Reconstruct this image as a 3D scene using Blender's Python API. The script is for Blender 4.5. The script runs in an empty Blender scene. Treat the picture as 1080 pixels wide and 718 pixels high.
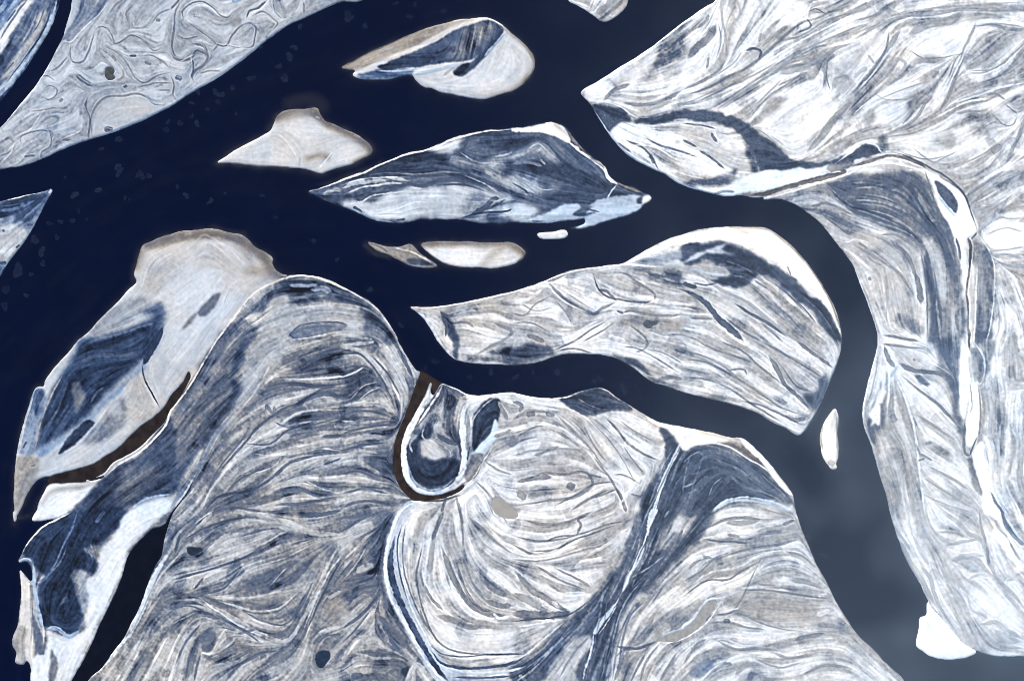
import math, random
import numpy as np

# ------------------------------------------------------------------ traced outlines
# Every outline below was traced by eye on image tiles of 180 x 180 image pixels, four
# tile units to a pixel. "c,r:x,y x,y ..." = tile column c, row r; "r:" = plain image pixels.
TILE_ROW = (0, 180, 360, 538)
SC = 1.35                                     # grid cells per image pixel
def P(s):
    out = []
    for blk in s.split(';'):
        head, body = blk.split(':')
        head = head.strip()
        pts = [tuple(float(v) for v in p.split(',')) for p in body.split()]
        if head == 'r':
            out += pts
        else:
            c, r = (int(v) for v in head.split(','))
            out += [(c * 180 + x / 3.989, TILE_ROW[r] + y / 3.989) for x, y in pts]
    return np.array(out, np.float32) * np.float32(SC)

def smooth(p, closed, n=4):
    """centripetal Catmull-Rom through the traced points"""
    p = np.asarray(p, np.float64)
    if len(p) < 3:
        return p
    if closed:
        q = np.vstack([p[-1:], p, p[:2]])
    else:
        q = np.vstack([2 * p[0] - p[1], p, 2 * p[-1] - p[-2]])
    res = []
    for i in range(1, len(q) - 2):
        p0, p1, p2, p3 = q[i - 1], q[i], q[i + 1], q[i + 2]
        d = lambda a, b: max(1e-3, np.hypot(*(b - a)) ** .5)
        t0 = 0; t1 = t0 + d(p0, p1); t2 = t1 + d(p1, p2); t3 = t2 + d(p2, p3)
        for k in range(n):
            t = t1 + (t2 - t1) * k / n
            A1 = (t1 - t) / (t1 - t0) * p0 + (t - t0) / (t1 - t0) * p1
            A2 = (t2 - t) / (t2 - t1) * p1 + (t - t1) / (t2 - t1) * p2
            A3 = (t3 - t) / (t3 - t2) * p2 + (t - t2) / (t3 - t2) * p3
            B1 = (t2 - t) / (t2 - t0) * A1 + (t - t0) / (t2 - t0) * A2
            B2 = (t3 - t) / (t3 - t1) * A2 + (t - t1) / (t3 - t1) * A3
            res.append((t2 - t) / (t2 - t1) * B1 + (t - t1) / (t2 - t1) * B2)
    if not closed:
        res.append(p[-1])
    return np.array(res)

# ------------------------------------------------------------------ land outlines
LAND = {}
LAND['far_bank'] = P("r:-110,-100 70,-100;0,0:252,0 238,50 222,95 200,140 172,190 140,240 105,295 65,345 25,400 0,432;r:-50,160 -110,195")
LAND['north_bank'] = P("r:92,-100;0,0:305,0 296,50 282,100 268,150 258,172 245,195 215,255 180,315 140,375 95,430 50,485 0,540;r:-60,178 -110,210 -110,232 -60,200;"
  "0,0:0,715 100,697 180,668 240,640 300,615 380,588 440,570 500,550 560,525 620,500 680,470 718,450;"
  "1,0:60,408 120,372 180,340 240,300 300,255 350,215 400,175 450,140 500,105 560,78 620,50 718,10;2,0:60,10 97,0;r:425,-20 480,-100")
LAND['spit'] = P("0,1:0,130 60,115 120,100 180,88 205,80 215,73 220,78 212,100 195,130 175,170 155,210 130,255 105,295 75,335 40,380 15,420 0,445;r:-60,330 -110,330 -110,240 -50,222")
LAND['head'] = P("3,0:235,0 270,20 310,45 345,68 370,88 395,92 420,82 450,60 475,35 490,0;r:668,-25 640,-60 590,-40")
LAND['lens'] = P("2,0:0,287 40,262 90,235 150,205 210,180 280,150 350,122 420,102 490,86 560,78 610,75 650,88 685,110 715,140;3,0:35,170 70,205 90,235 97,265 92,295 75,325 40,360 0,385;"
  "2,0:680,395 640,408 600,418 550,412 500,405 450,395 410,388 380,372 350,368 325,350 310,335 298,318 260,322 200,335 150,337 100,335 60,328 45,315 60,300 30,293")
LAND['shoal'] = P("1,0:193,685 230,660 280,628 330,600 380,575 420,550 435,520 445,492 470,470 510,460 560,460 590,455 620,457 628,475 650,508 680,520 718,540;2,0:40,555 70,570 100,592 125,615 132,630 125,650 90,668 50,690 0,705;"
  "r:348,180 340,183 331,181 321,178;1,0:530,708 450,702 370,700 300,692 240,687")
LAND['leaf'] = P("1,1:577,88 620,75 680,55 718,38;2,1:50,18 95,3;2,0:160,692 220,668 270,645 330,635 370,625 420,600 480,578 540,560 600,550 660,547 718,540;"
  "3,0:60,532 120,520 170,515 200,523 230,540 255,570 280,605 310,635 350,665 390,700;3,1:410,25 440,45 470,60 500,66 530,78 548,92 562,98 580,103 590,115 575,132 555,145 540,162 510,182 460,200 410,212 370,225 320,240 280,248 250,250 243,242 280,232 305,222 310,208 260,207 200,212 150,222 100,222 50,220 0,218;"
  "2,1:670,225 600,222 540,212 480,206 420,205 370,207 320,210 280,220 230,225 180,220 130,205 80,183 40,165 0,148;1,1:670,132 620,110")
LAND['sliver'] = P("2,1:108,298 150,308 200,320 250,318 290,308 310,322 330,345 360,368 390,388 405,403 380,410 330,408 280,395 230,370 190,350 165,345 140,330")
LAND['bar'] = P("2,1:335,310 370,300 420,297 480,298 540,300 600,302 718,303;3,1:30,318 55,342 50,365 25,385 0,395;2,1:680,405 630,412 570,408 510,405 460,398 420,382 390,365 360,340")
LAND['crumb'] = P("3,1:105,265 130,260 170,258 210,248 228,252 233,270 220,285 180,288 140,290 115,283")
LAND['west'] = P("0,1:575,470 565,440 575,395 585,350 600,315 640,295 690,275 718,268;1,1:50,255 110,250 165,243 200,248 250,262 300,270 330,295 360,325 400,345 430,370 428,390 440,415 470,435 490,440 450,460 400,485 350,515 310,560 270,610 240,650 200,700;"
  "1,2:190,0 140,85 100,150 60,215 0,290;0,2:690,350 650,400 610,440 570,470 520,495 480,520 440,560 380,580 300,585 215,580 185,578 160,580 140,600 110,650 90,700;0,3:85,0 75,20 62,55 55,0;"
  "0,2:62,718 58,680 60,620 62,560 68,490 78,430 90,380 105,325 120,275 135,230 148,200 165,188 185,190 190,165 225,115 265,70 300,30 325,0;0,1:330,712 370,680 410,635 450,595 500,545 540,500")
LAND['delta'] = P("1,1:200,700 240,650 270,610 310,560 350,515 400,485 450,460 490,440 530,438 580,440 620,445 670,460 718,485;2,1:50,510 100,535 140,565 175,605 205,650 235,700;2,2:240,0 265,45 290,85 315,120 335,128 325,150 300,220 270,300 240,380 222,450 218,520 230,580 255,625 280,650 300,668 270,700;"
  "2,3:240,0 200,80 180,180 182,280 195,360 230,430 280,510 330,620 400,718;r:478,740 500,818 -20,818 20,790;0,3:128,718 125,645 110,630 100,648 65,640 68,600 52,565 55,530 75,480 82,420 90,350 88,300 85,248 100,265 120,290 133,300 128,232 108,215 85,222 78,210 95,175 120,130 150,95 190,60 240,35 200,40 135,45;"
  "0,2:150,715 160,680 185,635 205,600 280,595 360,588 430,575 480,520 520,495 570,470 610,440 650,400 690,350;1,2:0,290 60,215 100,150 140,85 190,0")
LAND['south'] = P("2,2:300,668 280,650 335,655 400,652 440,640 380,648 330,640 290,612 262,570 250,490 254,430 270,375 300,320 330,265 355,215 372,172 380,172 376,215 385,230 400,205 415,180 425,176 450,185 490,200 530,222 570,228 630,222 718,215;"
  "3,2:60,228 120,237 170,240 220,232 270,215 320,202 370,195 400,205 440,235 480,260 520,285 570,315 620,340 680,352 718,360;4,2:60,370 130,385 200,405 235,405 265,415 300,445 340,485 380,530 420,580 450,620 465,650 478,718;4,3:500,80 530,150 570,240 610,310 650,390 700,470 718,500;5,3:40,545 80,580 130,635 190,690 215,718;"
  "r:985,770 1010,818 500,818 478,740;2,3:400,718 330,620 280,510 230,430 195,360 182,280 180,180 200,80 240,0;2,2:270,700")
LAND['central'] = P("2,1:285,572 340,575 410,570 470,562 530,550 600,535 660,522 718,510;3,1:60,490 130,468 190,440 240,422 300,412 370,403 440,395 470,388 520,360 580,325 640,295 718,270;"
  "4,1:60,250 130,240 220,235 290,237 350,243 400,270 450,310 500,360 540,410 575,460 610,520 640,580 660,640 668,690 668,718;4,2:660,60 640,120 610,190 580,260 555,310 530,350 505,385 490,395 470,388 430,362 380,340 320,305 260,280 200,262 130,245 60,228 0,212;"
  "3,2:650,188 600,172 560,150 520,118 480,90 430,68 380,58 320,53 250,52 190,60 140,78 90,92 40,97 0,98;2,2:640,97 560,92 500,82 470,70 440,42 410,5;2,1:395,700 370,655 340,615 310,590")
NE_AXIS = "4,1:320,115 400,85 500,55 600,28 680,5;5,0:0,690 80,672 160,662 230,678 290,705;5,1:330,30 400,70 440,110 480,180 515,250 495,300 490,380 482,460 485,540 490,640 488,718;5,2:492,60 498,160 490,260 480,400 500,500 530,610 560,718;5,3:590,60 630,140 700,250;r:1105,640 1180,700"
LAND['upland'] = P("r:770,-100;4,0:140,0 100,28 50,62 0,98;3,0:650,150 580,205 510,250 450,285 390,325 340,355 295,380 288,392 310,415 335,445 360,490 395,545 440,605 490,655 540,685 600,715;3,1:650,20 690,48 718,62;4,1:60,82 130,98 180,107 250,105;" + NE_AXIS + ";r:1180,-100")
LAND['east'] = P("4,1:335,122 400,118 430,125 480,145 520,172 560,205 600,245 640,295 680,345 718,400;5,1:25,470 50,530 75,600 95,660 103,718;5,2:92,60 75,120 55,200 40,280 38,320 50,370 70,420 90,490 110,560 135,640 155,718;"
  "5,3:170,60 195,140 235,230 275,300 310,370 330,410 370,450 420,510 460,555 500,580 550,600 600,612 660,615 718,612;r:1180,720 1180,700 1105,640;" + ";".join(x for x in NE_AXIS.split(';')[:-1])[0:0] +
  "5,3:700,250 630,140 590,60;5,2:560,718 530,610 500,500 480,400 490,260 498,160 492,60;5,1:488,718 490,640 485,540 482,460 490,380 495,300 515,250 480,180 440,110 400,70 330,30;5,0:290,705 230,678 160,662 80,672 0,690;4,1:680,5 600,28 500,55 400,85")
LAND['floe'] = P("5,3:310,385 330,410 370,450 420,510 460,555 500,580 515,598 480,615 430,625 370,625 320,610 290,590 265,570 268,530 275,500 280,450 305,440")
LAND['blade'] = P("4,2:642,282 652,300 655,340 650,380 656,430 657,470 652,500 645,518 652,530 640,538 622,534 612,520 600,505 590,480 580,440 577,400 585,360 600,330 620,305")
# water cut into the land
CUT = {
 'creek': P("1,2:75,125 85,140 60,200 20,262 0,285;0,2:690,340 640,392 600,432 560,462 515,488 475,510 440,550 380,578 300,588 225,595 205,600 185,635 160,680 150,718;0,3:70,30;0,2:90,700 110,650 140,600 165,580 190,570 215,568 225,562 270,550 330,535 400,510 450,480 500,445 550,395 600,350 650,315 690,275 718,230;1,2:50,172"),
 'slough': P("1,2:112,550 60,645 0,722;0,3:690,62 640,80 600,115 560,160 535,200 515,270 490,340 455,410 420,480 385,560 345,640 300,718;r:20,818 62,818;0,3:370,718 430,660 480,590 520,540 550,480 590,400 615,330 650,240 680,190 690,130 718,35;1,2:12,718 70,640"),
 'oxbow': P("2,2:335,128 325,150 300,220 270,300 240,380 222,450 218,520 230,580 255,625 280,650 300,668 360,668 430,658 490,636 520,610 515,600 480,622 440,637 380,648 330,640 290,612 262,570 250,490 254,430 270,375 300,320 330,265 355,215 372,172 378,172 376,212 385,228 400,205 415,182 425,176 380,145"),
}
BASE = {  # snow brightness, streak gain, earth tint, ice tint, cell-line strength
 'far_bank': (.58,.24,0,.4,0), 'north_bank': (.72,.12,.0,.22,.30), 'spit': (.55,.22,0,.45,0), 'head': (.76,.18,.1,0,0),
 'lens': (.84,.05,.08,.05,0), 'shoal': (.84,.05,.12,.04,0), 'leaf': (.29,.10,0,.18,0), 'sliver': (.58,.1,.45,0,0), 'bar': (.86,.05,.15,0,0),
 'crumb': (.86,.06,.2,0,0), 'west': (.80,.04,.03,.12,0), 'delta': (.56,.20,.05,.06,.06), 'south': (.76,.15,.10,.04,.08), 'central': (.77,.14,.10,.03,.10),
 'upland': (.79,.16,.07,.02,.10), 'east': (.82,.12,.07,.02,.06), 'floe': (.99,.02,0,0,0), 'blade': (.95,.1,.2,0,0)}

FILLS = []   # (outline, snow, gain, earth, ice, feather, warp, owner, part)
def F(s, m, g=None, t=0, b=0, f=1.2, w=2.0, part=None):
    FILLS.append((P(s), m, g, t, b, f, w, part))
STROKES = [] # (line, width, snow, alpha, earth, ice)
def L(s, w, m, a=.85, t=0, b=0, flow=1):
    STROKES.append((P(s), w / 3.989 * SC, m, a, t, b, flow))
def G(s, w, m, a=.7, t=0, b=0, soft=4.):        # the same with a soft, washed out edge
    STROKES.append((P(s), w / 3.989 * SC, m, a, t, b, 0, soft * SC))
FLOW = []
def W(s):
    FLOW.append(P(s))
# ------------------------------------------------------------------ far bank
F("0,0:150,0 110,60 60,130 0,232 0,130 50,60 95,0", .82, .06, 0,.05)
F("0,0:95,0 50,60 0,130 0,0", .42, .2, 0,.8)
F("0,0:215,0 205,60 180,120 130,200 70,280 0,360 0,240 60,140 110,60 140,0", .36,.12,.05,.4)
F("0,0:205,40 170,140 100,230 30,330 10,330 50,250 90,200 140,140 170,60", .58,.12,.08,.1)
L("0,0:240,0 228,50 210,95 185,145 155,195 120,250 80,310 40,360 0,410", 13, .72, .9, 0,.6)
L("0,0:222,20 200,90 165,160 120,225 70,295 20,360", 5, .25, .7, 0,.5)
L("0,0:115,0 70,60 30,120 0,170", 8, .25, .5,.1,.3)
# ------------------------------------------------------------------ north bank
F("0,0:310,0 455,0 400,80 330,150 300,180 268,165", .62,.16,0,.3)
L("0,0:455,10 420,60 370,105 330,145 298,178 265,172", 6,.86,.8)
L("0,0:350,10 340,60 310,110", 10,.5,.6,0,.3); L("0,0:380,0 370,60 330,100 290,130",6,.5,.7,0,.5); L("0,0:415,10 395,50 360,90",5,.5,.7,0,.4)
F("0,0:395,580 398,500 420,440 480,412 580,402 640,430 665,460 600,495 500,545 440,565", .75,.03,.0,.1,1.5,1,('north_bank','snow_pan'))
for s,w,m in (("0,0:400,130 385,180 370,225 350,260 310,262 295,230 298,190",7,.5),("0,0:400,130 420,115 450,120 470,150 485,185 520,170 550,150 590,160 620,190 650,215 690,200",7,.52),
 ("0,0:450,200 490,220 520,250 545,290 570,330 610,350 660,320 718,305",7,.5),("0,0:320,315 350,340 385,362",16,.44),("0,0:390,590 385,500 410,440 450,410 520,405 580,395 620,410 650,440 690,445",9,.54),
 ("0,0:368,420 360,450 380,500 375,550 372,590",10,.45),("0,0:90,610 88,580 140,555 200,550 215,570 210,620 180,640 170,670",6,.5),("0,0:130,470 180,465 240,455 255,470",5,.55),
 ("0,0:440,555 455,545 478,550",22,.36),("0,0:215,300 250,280 285,240",7,.5),("0,0:20,590 40,580 60,600",10,.5),("0,0:100,660 150,655",10,.46),("0,0:230,605 270,585 300,590",16,.5),
 ("0,0:545,237 575,235",13,.4),("0,0:610,262 640,270",18,.5),("0,0:600,235 640,235 680,255 718,290",6,.52),("0,0:470,235 490,260",10,.42),("0,0:520,370 535,360",12,.42),("0,0:655,85 675,88",18,.44),
 ("0,0:460,60 490,20 520,0",8,.55),("0,0:540,100 530,60 560,20",7,.55),("0,0:640,100 670,60 718,40",6,.52),("0,0:580,370 660,350 718,350",6,.55),("0,0:670,380 718,380",6,.52),
 ("0,0:180,380 210,360 240,380 230,410 200,420 180,400",6,.55),("0,0:150,330 200,320 230,340",6,.55),("0,0:250,430 265,415",12,.5),("0,0:0,660 40,640 60,620",6,.55),
 ("1,0:45,0 18,60 14,120 5,200 20,245 60,255 90,240 110,215 150,230 155,250 130,280 100,300 90,330 100,350",12,.48),("1,0:55,85 50,50 90,15 140,10 180,35 210,65 240,75 262,50",6,.46),
 ("1,0:60,85 110,120 160,155 200,190 235,195 260,150 300,110 340,100 360,120 355,160 345,195 300,200 240,195",7,.46),("1,0:320,80 330,50 370,35 405,5",9,.38),("1,0:0,320 15,360 10,400 30,430",6,.5),
 ("1,0:345,70 390,50 430,80 450,100 430,130",7,.5),("1,0:90,250 95,290 85,330",8,.42),("1,0:20,325 50,335",20,.45),("1,0:0,40 20,20 40,0",9,.46),("1,0:430,10 440,50 470,80",6,.5),("1,0:180,215 200,190",6,.55),
 ("1,0:30,150 60,165 120,155",8,.52),("1,0:100,185 140,195 155,225",12,.46),("1,0:120,310 160,300 210,300",6,.55),("1,0:560,10 560,60",9,.55)):
    L(s,w,m-.05,.8,.02,.10)
    q = P(s); STROKES.append((q + np.array([-1.3, -1.6], np.float32) * SC, 1.1 * SC, .82, .45, .08, 0, 0))  # bright line up-left of each dark one: a sunlit edge painted in
F("1,0:248,92 255,72 275,65 297,78 298,102 280,118 258,112", .56,.03,.02,.1,1,.6)
L("1,0:255,5 300,0",14,.62,.8,0,.9)
for s in ("0,0:0,690 40,650 60,610","0,0:20,710 80,680 110,650","0,0:120,560 160,500 190,460","0,0:250,590 300,570 345,550","0,0:60,580 100,560 140,540","1,0:40,260 100,230","1,0:240,190 330,205"):
    L(s,5,.86,.7,.05,.05)
L("0,0:245,195 180,315 95,430 0,540",6,.93,.8,.12); L("0,0:0,706 180,660 300,608 440,563 560,518 718,444;1,0:120,365 240,292 350,208 450,133 560,72 718,5",8,.66,.7,0,.55)
# ------------------------------------------------------------------ left spit
F("0,1:0,135 200,90 190,130 120,215 80,215 50,235 60,190 0,200", .27,.14,0,.5,1.5,2.5,('spit','willow_meadow'))
F("0,1:0,225 60,235 130,245 90,310 40,372 0,385", .76,.12,.05,.15,2,3,('spit','snow_field'))
L("0,1:0,170 60,160 150,120",14,.5,.6,0,.7); L("0,1:100,200 180,130",10,.5,.5,0,.7); L("0,1:0,150 80,140 190,100",4,.5,.4,0,.6)
L("0,1:0,390 30,385",14,.3,.8,0,.4); L("0,1:65,325 85,312",8,.2,.9); L("0,1:10,250 20,255",8,.4,.8); L("0,1:115,230 140,228",10,.28,.9)
L("0,1:0,133 100,106 205,80",5,.85,.8,.35); L("0,1:205,95 215,78",12,.85,.7,0,.2); L("0,1:0,430 70,335 130,250 200,110",5,.66,.8,0,.6)
# ------------------------------------------------------------------ headland islet, top edge
L("3,0:350,60 400,20 440,-20",30,.55,.7,.1,.1); L("3,0:330,40 345,0",6,.55,.6); L("3,0:390,70 440,30 470,0",12,.45,.6); L("3,0:270,10 320,30",10,.9,.7)
# ------------------------------------------------------------------ lens island
F("2,0:0,287 90,235 210,180 350,122 490,86 580,80 540,95 450,125 360,175 280,215 200,250 130,280 60,297", .60,.07,.42,0,2.4,1.5,('lens','mud_beach'))
F("2,0:45,315 100,285 200,240 320,190 420,140 520,95 600,78 600,88 480,128 400,175 320,205 230,240 150,285 100,310 60,325", .86,.04,.15,0,1,.8,('lens','sand_ridge'))
F("2,0:150,285 240,245 330,205 400,178 470,135 560,98 620,85 660,100 688,125 650,165 600,210 560,245 500,260 400,270 330,285 250,292 180,298", .27,.14,.03,.3,.8,1,('lens','willow_meadow'))
F("2,0:60,325 130,302 300,295 300,315 200,332 110,335", .42,.12,0,.6,1,1.5)
F("2,0:440,200 500,180 530,120 600,100 640,120 580,190 500,250 450,240", .36,.25,.1,.1,3,3)
L("2,0:150,300 250,300 330,290",8,.7,.7,0,.5)
F("2,0:470,310 500,275 540,265 590,215 680,130 665,165 610,235 550,295 500,330", .23,.1,0,.3,.9,1,('lens','dark_gully'))  # dark pool along the gully
F("2,0:475,320 500,285 530,265 540,270 520,300 495,322",.10,.03,0,.3,1,1)
L("2,0:600,240 690,140",10,.68,.8,0,.7); L("2,0:430,320 460,295 480,285",12,.6,.5,.1,.2); L("2,0:300,318 420,290 520,266",14,.74,.7,0,.5)
G("2,0:690,110 718,140;3,0:35,170 70,205 90,240 92,290 60,335 20,370;2,0:700,395 640,408",26,.52,.5,.45); L("3,0:30,180 75,240 85,290 50,340",5,.85,.6)
L("2,0:0,288 90,236 210,181 350,123",7,.36,.7,.6); L("2,0:560,80 610,77 650,90 685,112",5,.85,.8,.35); L("2,0:350,368 450,395 600,415",7,.8,.7,0,.4)
W("2,0:560,240 570,180 575,100"); W("2,0:510,250 530,180"); W("2,0:620,180 640,100")
# ------------------------------------------------------------------ shoal
G("1,0:445,495 510,468 590,465 650,515 718,548;2,0:60,580 120,622 125,650",34,.42,.6,.6); G("1,0:490,500 540,485 600,480",22,.55,.5,.5)
G("1,0:580,665 620,655 660,662",26,.48,.6,.5); L("1,0:620,718 650,680 690,630",6,.93,.8,.1); L("1,0:450,560 490,600 525,650 540,700",6,.9,.7,.15); L("1,0:540,700 545,660",8,.6,.4,.4)
L("2,0:50,570 80,580",14,.9,.5); G("2,0:60,580 100,600 120,640 60,680",14,.5,.6,.4); L("1,0:610,490 630,500",9,.9,.9); L("1,0:200,682 330,605 430,555",6,.88,.7,.3); L("1,0:240,684 370,696 530,704",7,.62,.5,.2)
# ------------------------------------------------------------------ leaf island
F("2,1:0,130 60,110 130,140 200,95 300,75 400,60 480,50 560,75 600,90 640,110 620,150 560,175 500,200 420,203 350,205 280,215 200,215 120,195 50,165", .76,.09,.02,.25,2,3.5,('leaf','snow_field'))
F("2,0:370,640 420,610 500,590 490,640 540,690 600,700 660,655 718,665 718,700 600,718 450,690 420,650", .62,.22,.05,.2,2.5,4)
F("2,1:520,100 600,90 718,120 718,200 640,215 520,200", .68,.22,0,.3,2.5,4)
for s,w in (("2,1:60,130 100,100 150,105 200,80 280,60 340,65 420,40 500,40 600,70",17),("2,1:540,190 600,160 640,120 665,118",20),("2,1:0,50 100,30 200,20 300,30 380,20 470,20",15),("2,1:480,0 560,30 640,60 718,100",18),
  ("2,1:60,120 130,100",22),("2,1:500,200 580,180 700,170 718,160",8),("2,1:90,180 60,160 50,150",14),("2,1:230,210 270,205",10)):
    L(s,w,.29,.85,0,.12)
L("2,1:0,75 60,52 150,45 220,35 290,45",18,.66,.75,.03,.2); L("2,1:600,0 640,25 718,70",12,.62,.7,0,.2); L("2,1:120,70 200,55 280,50",10,.7,.7,0,.2); L("1,1:640,100 690,80 718,80",14,.55,.6,.1,.3)
L("2,1:160,175 240,160 300,135 370,130",4,.88,.8); L("2,1:150,185 260,180",5,.66,.6,.1)
F("3,1:0,60 60,20 105,15 100,60 190,75 120,85 60,100 20,90", .58,.16,0,.25,2,3); L("3,0:30,680 100,630 130,610 200,680",12,.5,.7,0,.3); L("3,0:0,690 60,680 130,700",14,.5,.6,0,.3)
F("3,1:0,140 60,140 100,180 60,210 0,215", .74,.1,0,.35,2,3)
L("3,1:0,20 60,60 110,100",6,.5,.6,0,.3)
F("3,1:30,214 100,195 170,165 250,135 290,150 250,185 310,175 330,140 400,110 470,105 540,108 555,140 510,180 410,210 310,238 260,240 310,205 200,212", .75,.06,0,.5,1,1.6,('leaf','shore_ice'))
F("3,1:260,185 300,160 340,150 310,185 360,172 310,195", .3,.1,0,.2,1,1.5); L("3,1:260,180 310,165 370,175",8,.3,.8,0,.2)
L("3,1:400,118 420,85 440,60",7,.75,.85,0,.3); F("3,1:525,120 550,105 550,135 530,140",.25,.05,0,.2,1,1)
F("3,0:0,542 80,533 170,516 220,540 250,580 240,600 200,580 130,562 60,554 0,554", .95,.04,.2,0,.8,.8,('leaf','sand_beach'))
L("3,0:230,590 300,645 390,712;3,1:410,35 450,60",14,.92,.9,.25); L("3,0:225,545 270,600 330,660 400,715",11,.36,.85,.55); L("3,1:400,10 480,68 545,92",11,.42,.85,.55)
F("3,1:545,135 560,104 590,112 575,132",.93,.02,.1,0,1.2,.8); 
L("1,1:577,88 680,57;2,1:0,42 95,8;2,0:160,696 270,650 370,628 480,584 600,554 718,546",8,.93,.9,.25)
F("2,0:370,628 480,585 560,562 520,580 500,600 450,640 400,645",.8,.1,.15,.1,2,3)
L("1,1:640,120 700,148;2,1:40,162 130,200 220,220",8,.66,.8,0,.75); L("3,1:20,216 150,218 260,205 310,212",6,.7,.8,0,.5)
F("1,1:600,92 640,80 650,95 640,110",.28,.1,0,.3,1,1.5)
# ------------------------------------------------------------------ sand slivers in the main river
F("2,1:270,372 330,374 395,396 340,402 290,392",.3,.08,.1,.1,1,1,('sliver','dark_hollow')); L("2,1:220,322 300,345 390,395",8,.85,.7,.2); L("2,1:190,352 280,395 380,408",6,.7,.8,0,.4); L("2,1:115,300 160,320 200,345",12,.35,.6,.4)
G("2,1:345,308 480,304 718,310;3,1:0,315 40,345",24,.45,.7,.6); G("2,1:600,395 640,350 690,310",36,.6,.45,.4); L("2,1:365,335 420,375 510,400 630,408",6,.95,.7,0,.05); L("3,1:40,335 50,360 20,385",10,.5,.6,.5)
L("3,1:110,265 170,262 220,255",6,.95,.6,.2)
# ------------------------------------------------------------------ west island
F("0,1:575,470 560,440 575,395 600,315 718,268;1,1:0,268 165,243 300,270 430,370 440,415 490,440 400,485 310,470 250,420 150,400 60,420 0,440;0,1:680,530 600,520", .77,.07,.10,.05,7,4,('west','sand_head'))
G("0,1:620,312 718,290;1,1:0,290 110,272 200,272 300,300 380,352 425,420 460,440",34,.40,.75,.6); L("1,1:90,330 110,300 140,270 200,300 260,380 300,420",10,.78,.5,.1); G("1,1:330,420 400,430 440,440",40,.52,.5,.5)
L("0,1:575,460 565,440 575,395 600,318 640,298 718,272;1,1:110,253 165,247 250,265 300,273 360,330 425,372",4,.62,.8,.2,.1); L("1,1:240,480 220,520 200,560",4,.75,.7,.2); G("1,1:300,330 340,390 350,430",18,.5,.4,.45)
F("1,1:45,668 75,625 110,595 108,612 80,645 60,662",.42,.03,.2,.1,1,.6); F("1,1:112,600 140,560 180,525 212,512 205,545 165,598 130,615",.36,.03,.2,.1,1,.6,('west','ice_pool'))
F("0,1:375,690 420,620 500,555 600,535 640,545 600,600 560,640 480,675", .62,.08,.05,.2,2,2)
F("0,1:330,718 400,695 480,682 540,665 600,640 650,605 600,605 600,590 640,570 680,555 702,590 690,650 668,718;0,2:660,0 640,50 600,80 560,120 500,175 440,230 390,290 340,340 280,385 220,420 170,450 145,465 165,400 175,320 200,250 240,160 290,90 325,30", .22,.12,.03,.5,2.6,1.6,('west','willow_meadow'))
L("0,1:420,705 520,680 600,650 650,640",16,.42,.5,.1,.4); L("0,2:330,90 420,60 520,60 600,40",18,.34,.5,.1,.2); L("0,2:180,380 240,290 290,150",10,.34,.5,.2,.3); L("0,2:230,360 260,310 290,260",12,.36,.4,.2,.4)
F("0,2:300,190 325,165 360,230 345,270 325,310 312,250",.42,.06,.35,.1,1.5,2); L("0,2:380,260 410,210 440,190",10,.4,.5,.15,.2)
F("0,2:150,472 230,422 300,382 370,335 420,270 480,210 550,150 610,75 618,95 570,160 500,225 450,262 410,312 385,345 300,395 230,445 170,490", .60,.05,0,.75,2.2,1.5,('west','shore_ice'))
F("0,2:340,445 420,340 480,250 535,225 540,320 480,390 400,430", .52,.12,.08,.15,2,3); F("0,2:450,290 500,250 520,300 470,310",.72,.05,.02,.2,2,2)
F("0,2:245,474 290,400 370,330 402,343 350,400 310,440", .23,.08,0,.3,.8,1.2); L("0,2:250,478 320,440 400,350 480,240",5,.82,.7,.1)
F("0,2:78,475 100,380 130,250 150,205 185,195 195,240 170,320 150,400 140,475", .58,.12,.03,.55,1.2,1.5)
F("0,2:140,310 155,230 178,198 188,230 165,260 150,310",.28,.08,0,.4,1,1.2); L("0,2:150,450 175,330 215,230 270,130",6,.62,.7,.25); L("0,2:80,470 105,350 145,215",5,.8,.8,0,.1); L("0,2:95,450 115,420",7,.3,.7)
F("0,2:65,500 150,485 170,520 150,560 110,645 70,718 58,718", .60,.05,.22,0,2,2,('west','mud_flat'))
L("0,2:598,100 606,150 630,200 672,275",7,.18,.95,.1,.1); L("0,2:602,100 625,60 660,0;0,1:690,650",24,.2,.9,0,.4)
F("0,2:530,200 610,120 640,230 690,280 640,320 560,340 540,280",.74,.07,.1,.05,2,3); F("1,2:75,125 130,100 60,215 50,200",.82,.05,.2,0,1,1)
L("0,2:325,10 225,120 190,170",6,.82,.8,.2); L("0,2:130,525 150,520",6,.4,.8)
# ------------------------------------------------------------------ delta plain: west woods and snowfields
F("0,2:205,602 280,597 360,590 430,575 420,610 380,650 330,690 300,718;0,3:300,5 240,30 200,40 135,45;0,2:150,715 180,640", .82,.04,.05,.1,1,1,('delta','snow_spit'))
G("0,2:175,680 220,630 330,610 400,592",18,.62,.7,.35)
F("1,1:470,455 560,445 680,470 718,490;2,1:60,520 130,565 190,640 235,718 130,718 90,660 100,600 60,560 0,560;1,1:640,530 560,540 500,570 480,505 430,530 390,580 300,610 330,640 360,660 340,718 200,718 270,620 330,560 420,490", .33,.18,.03,.2,2,3.5,('delta','woodland'))
L("1,1:500,480 560,485 620,480",14,.6,.7,.05,.5); L("1,1:590,500 640,495 680,510",22,.62,.6,0,.3); L("1,1:300,620 360,580 410,520",12,.45,.5,.1,.4)
F("1,1:360,718 400,620 450,530 480,510 500,570 560,560 640,555 718,575;2,1:0,560 60,560 80,600 70,640 60,690 0,700;1,1:600,690 500,718", .66,.07,.04,.12,3,5,('delta','snow_field'))
F("1,2:190,0 330,0 320,60 280,160 290,190 250,260 210,330 160,390 130,450 80,520 40,590 0,650 0,300 100,150", .40,.13,.06,.12,2,3,('delta','woodland'))
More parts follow.
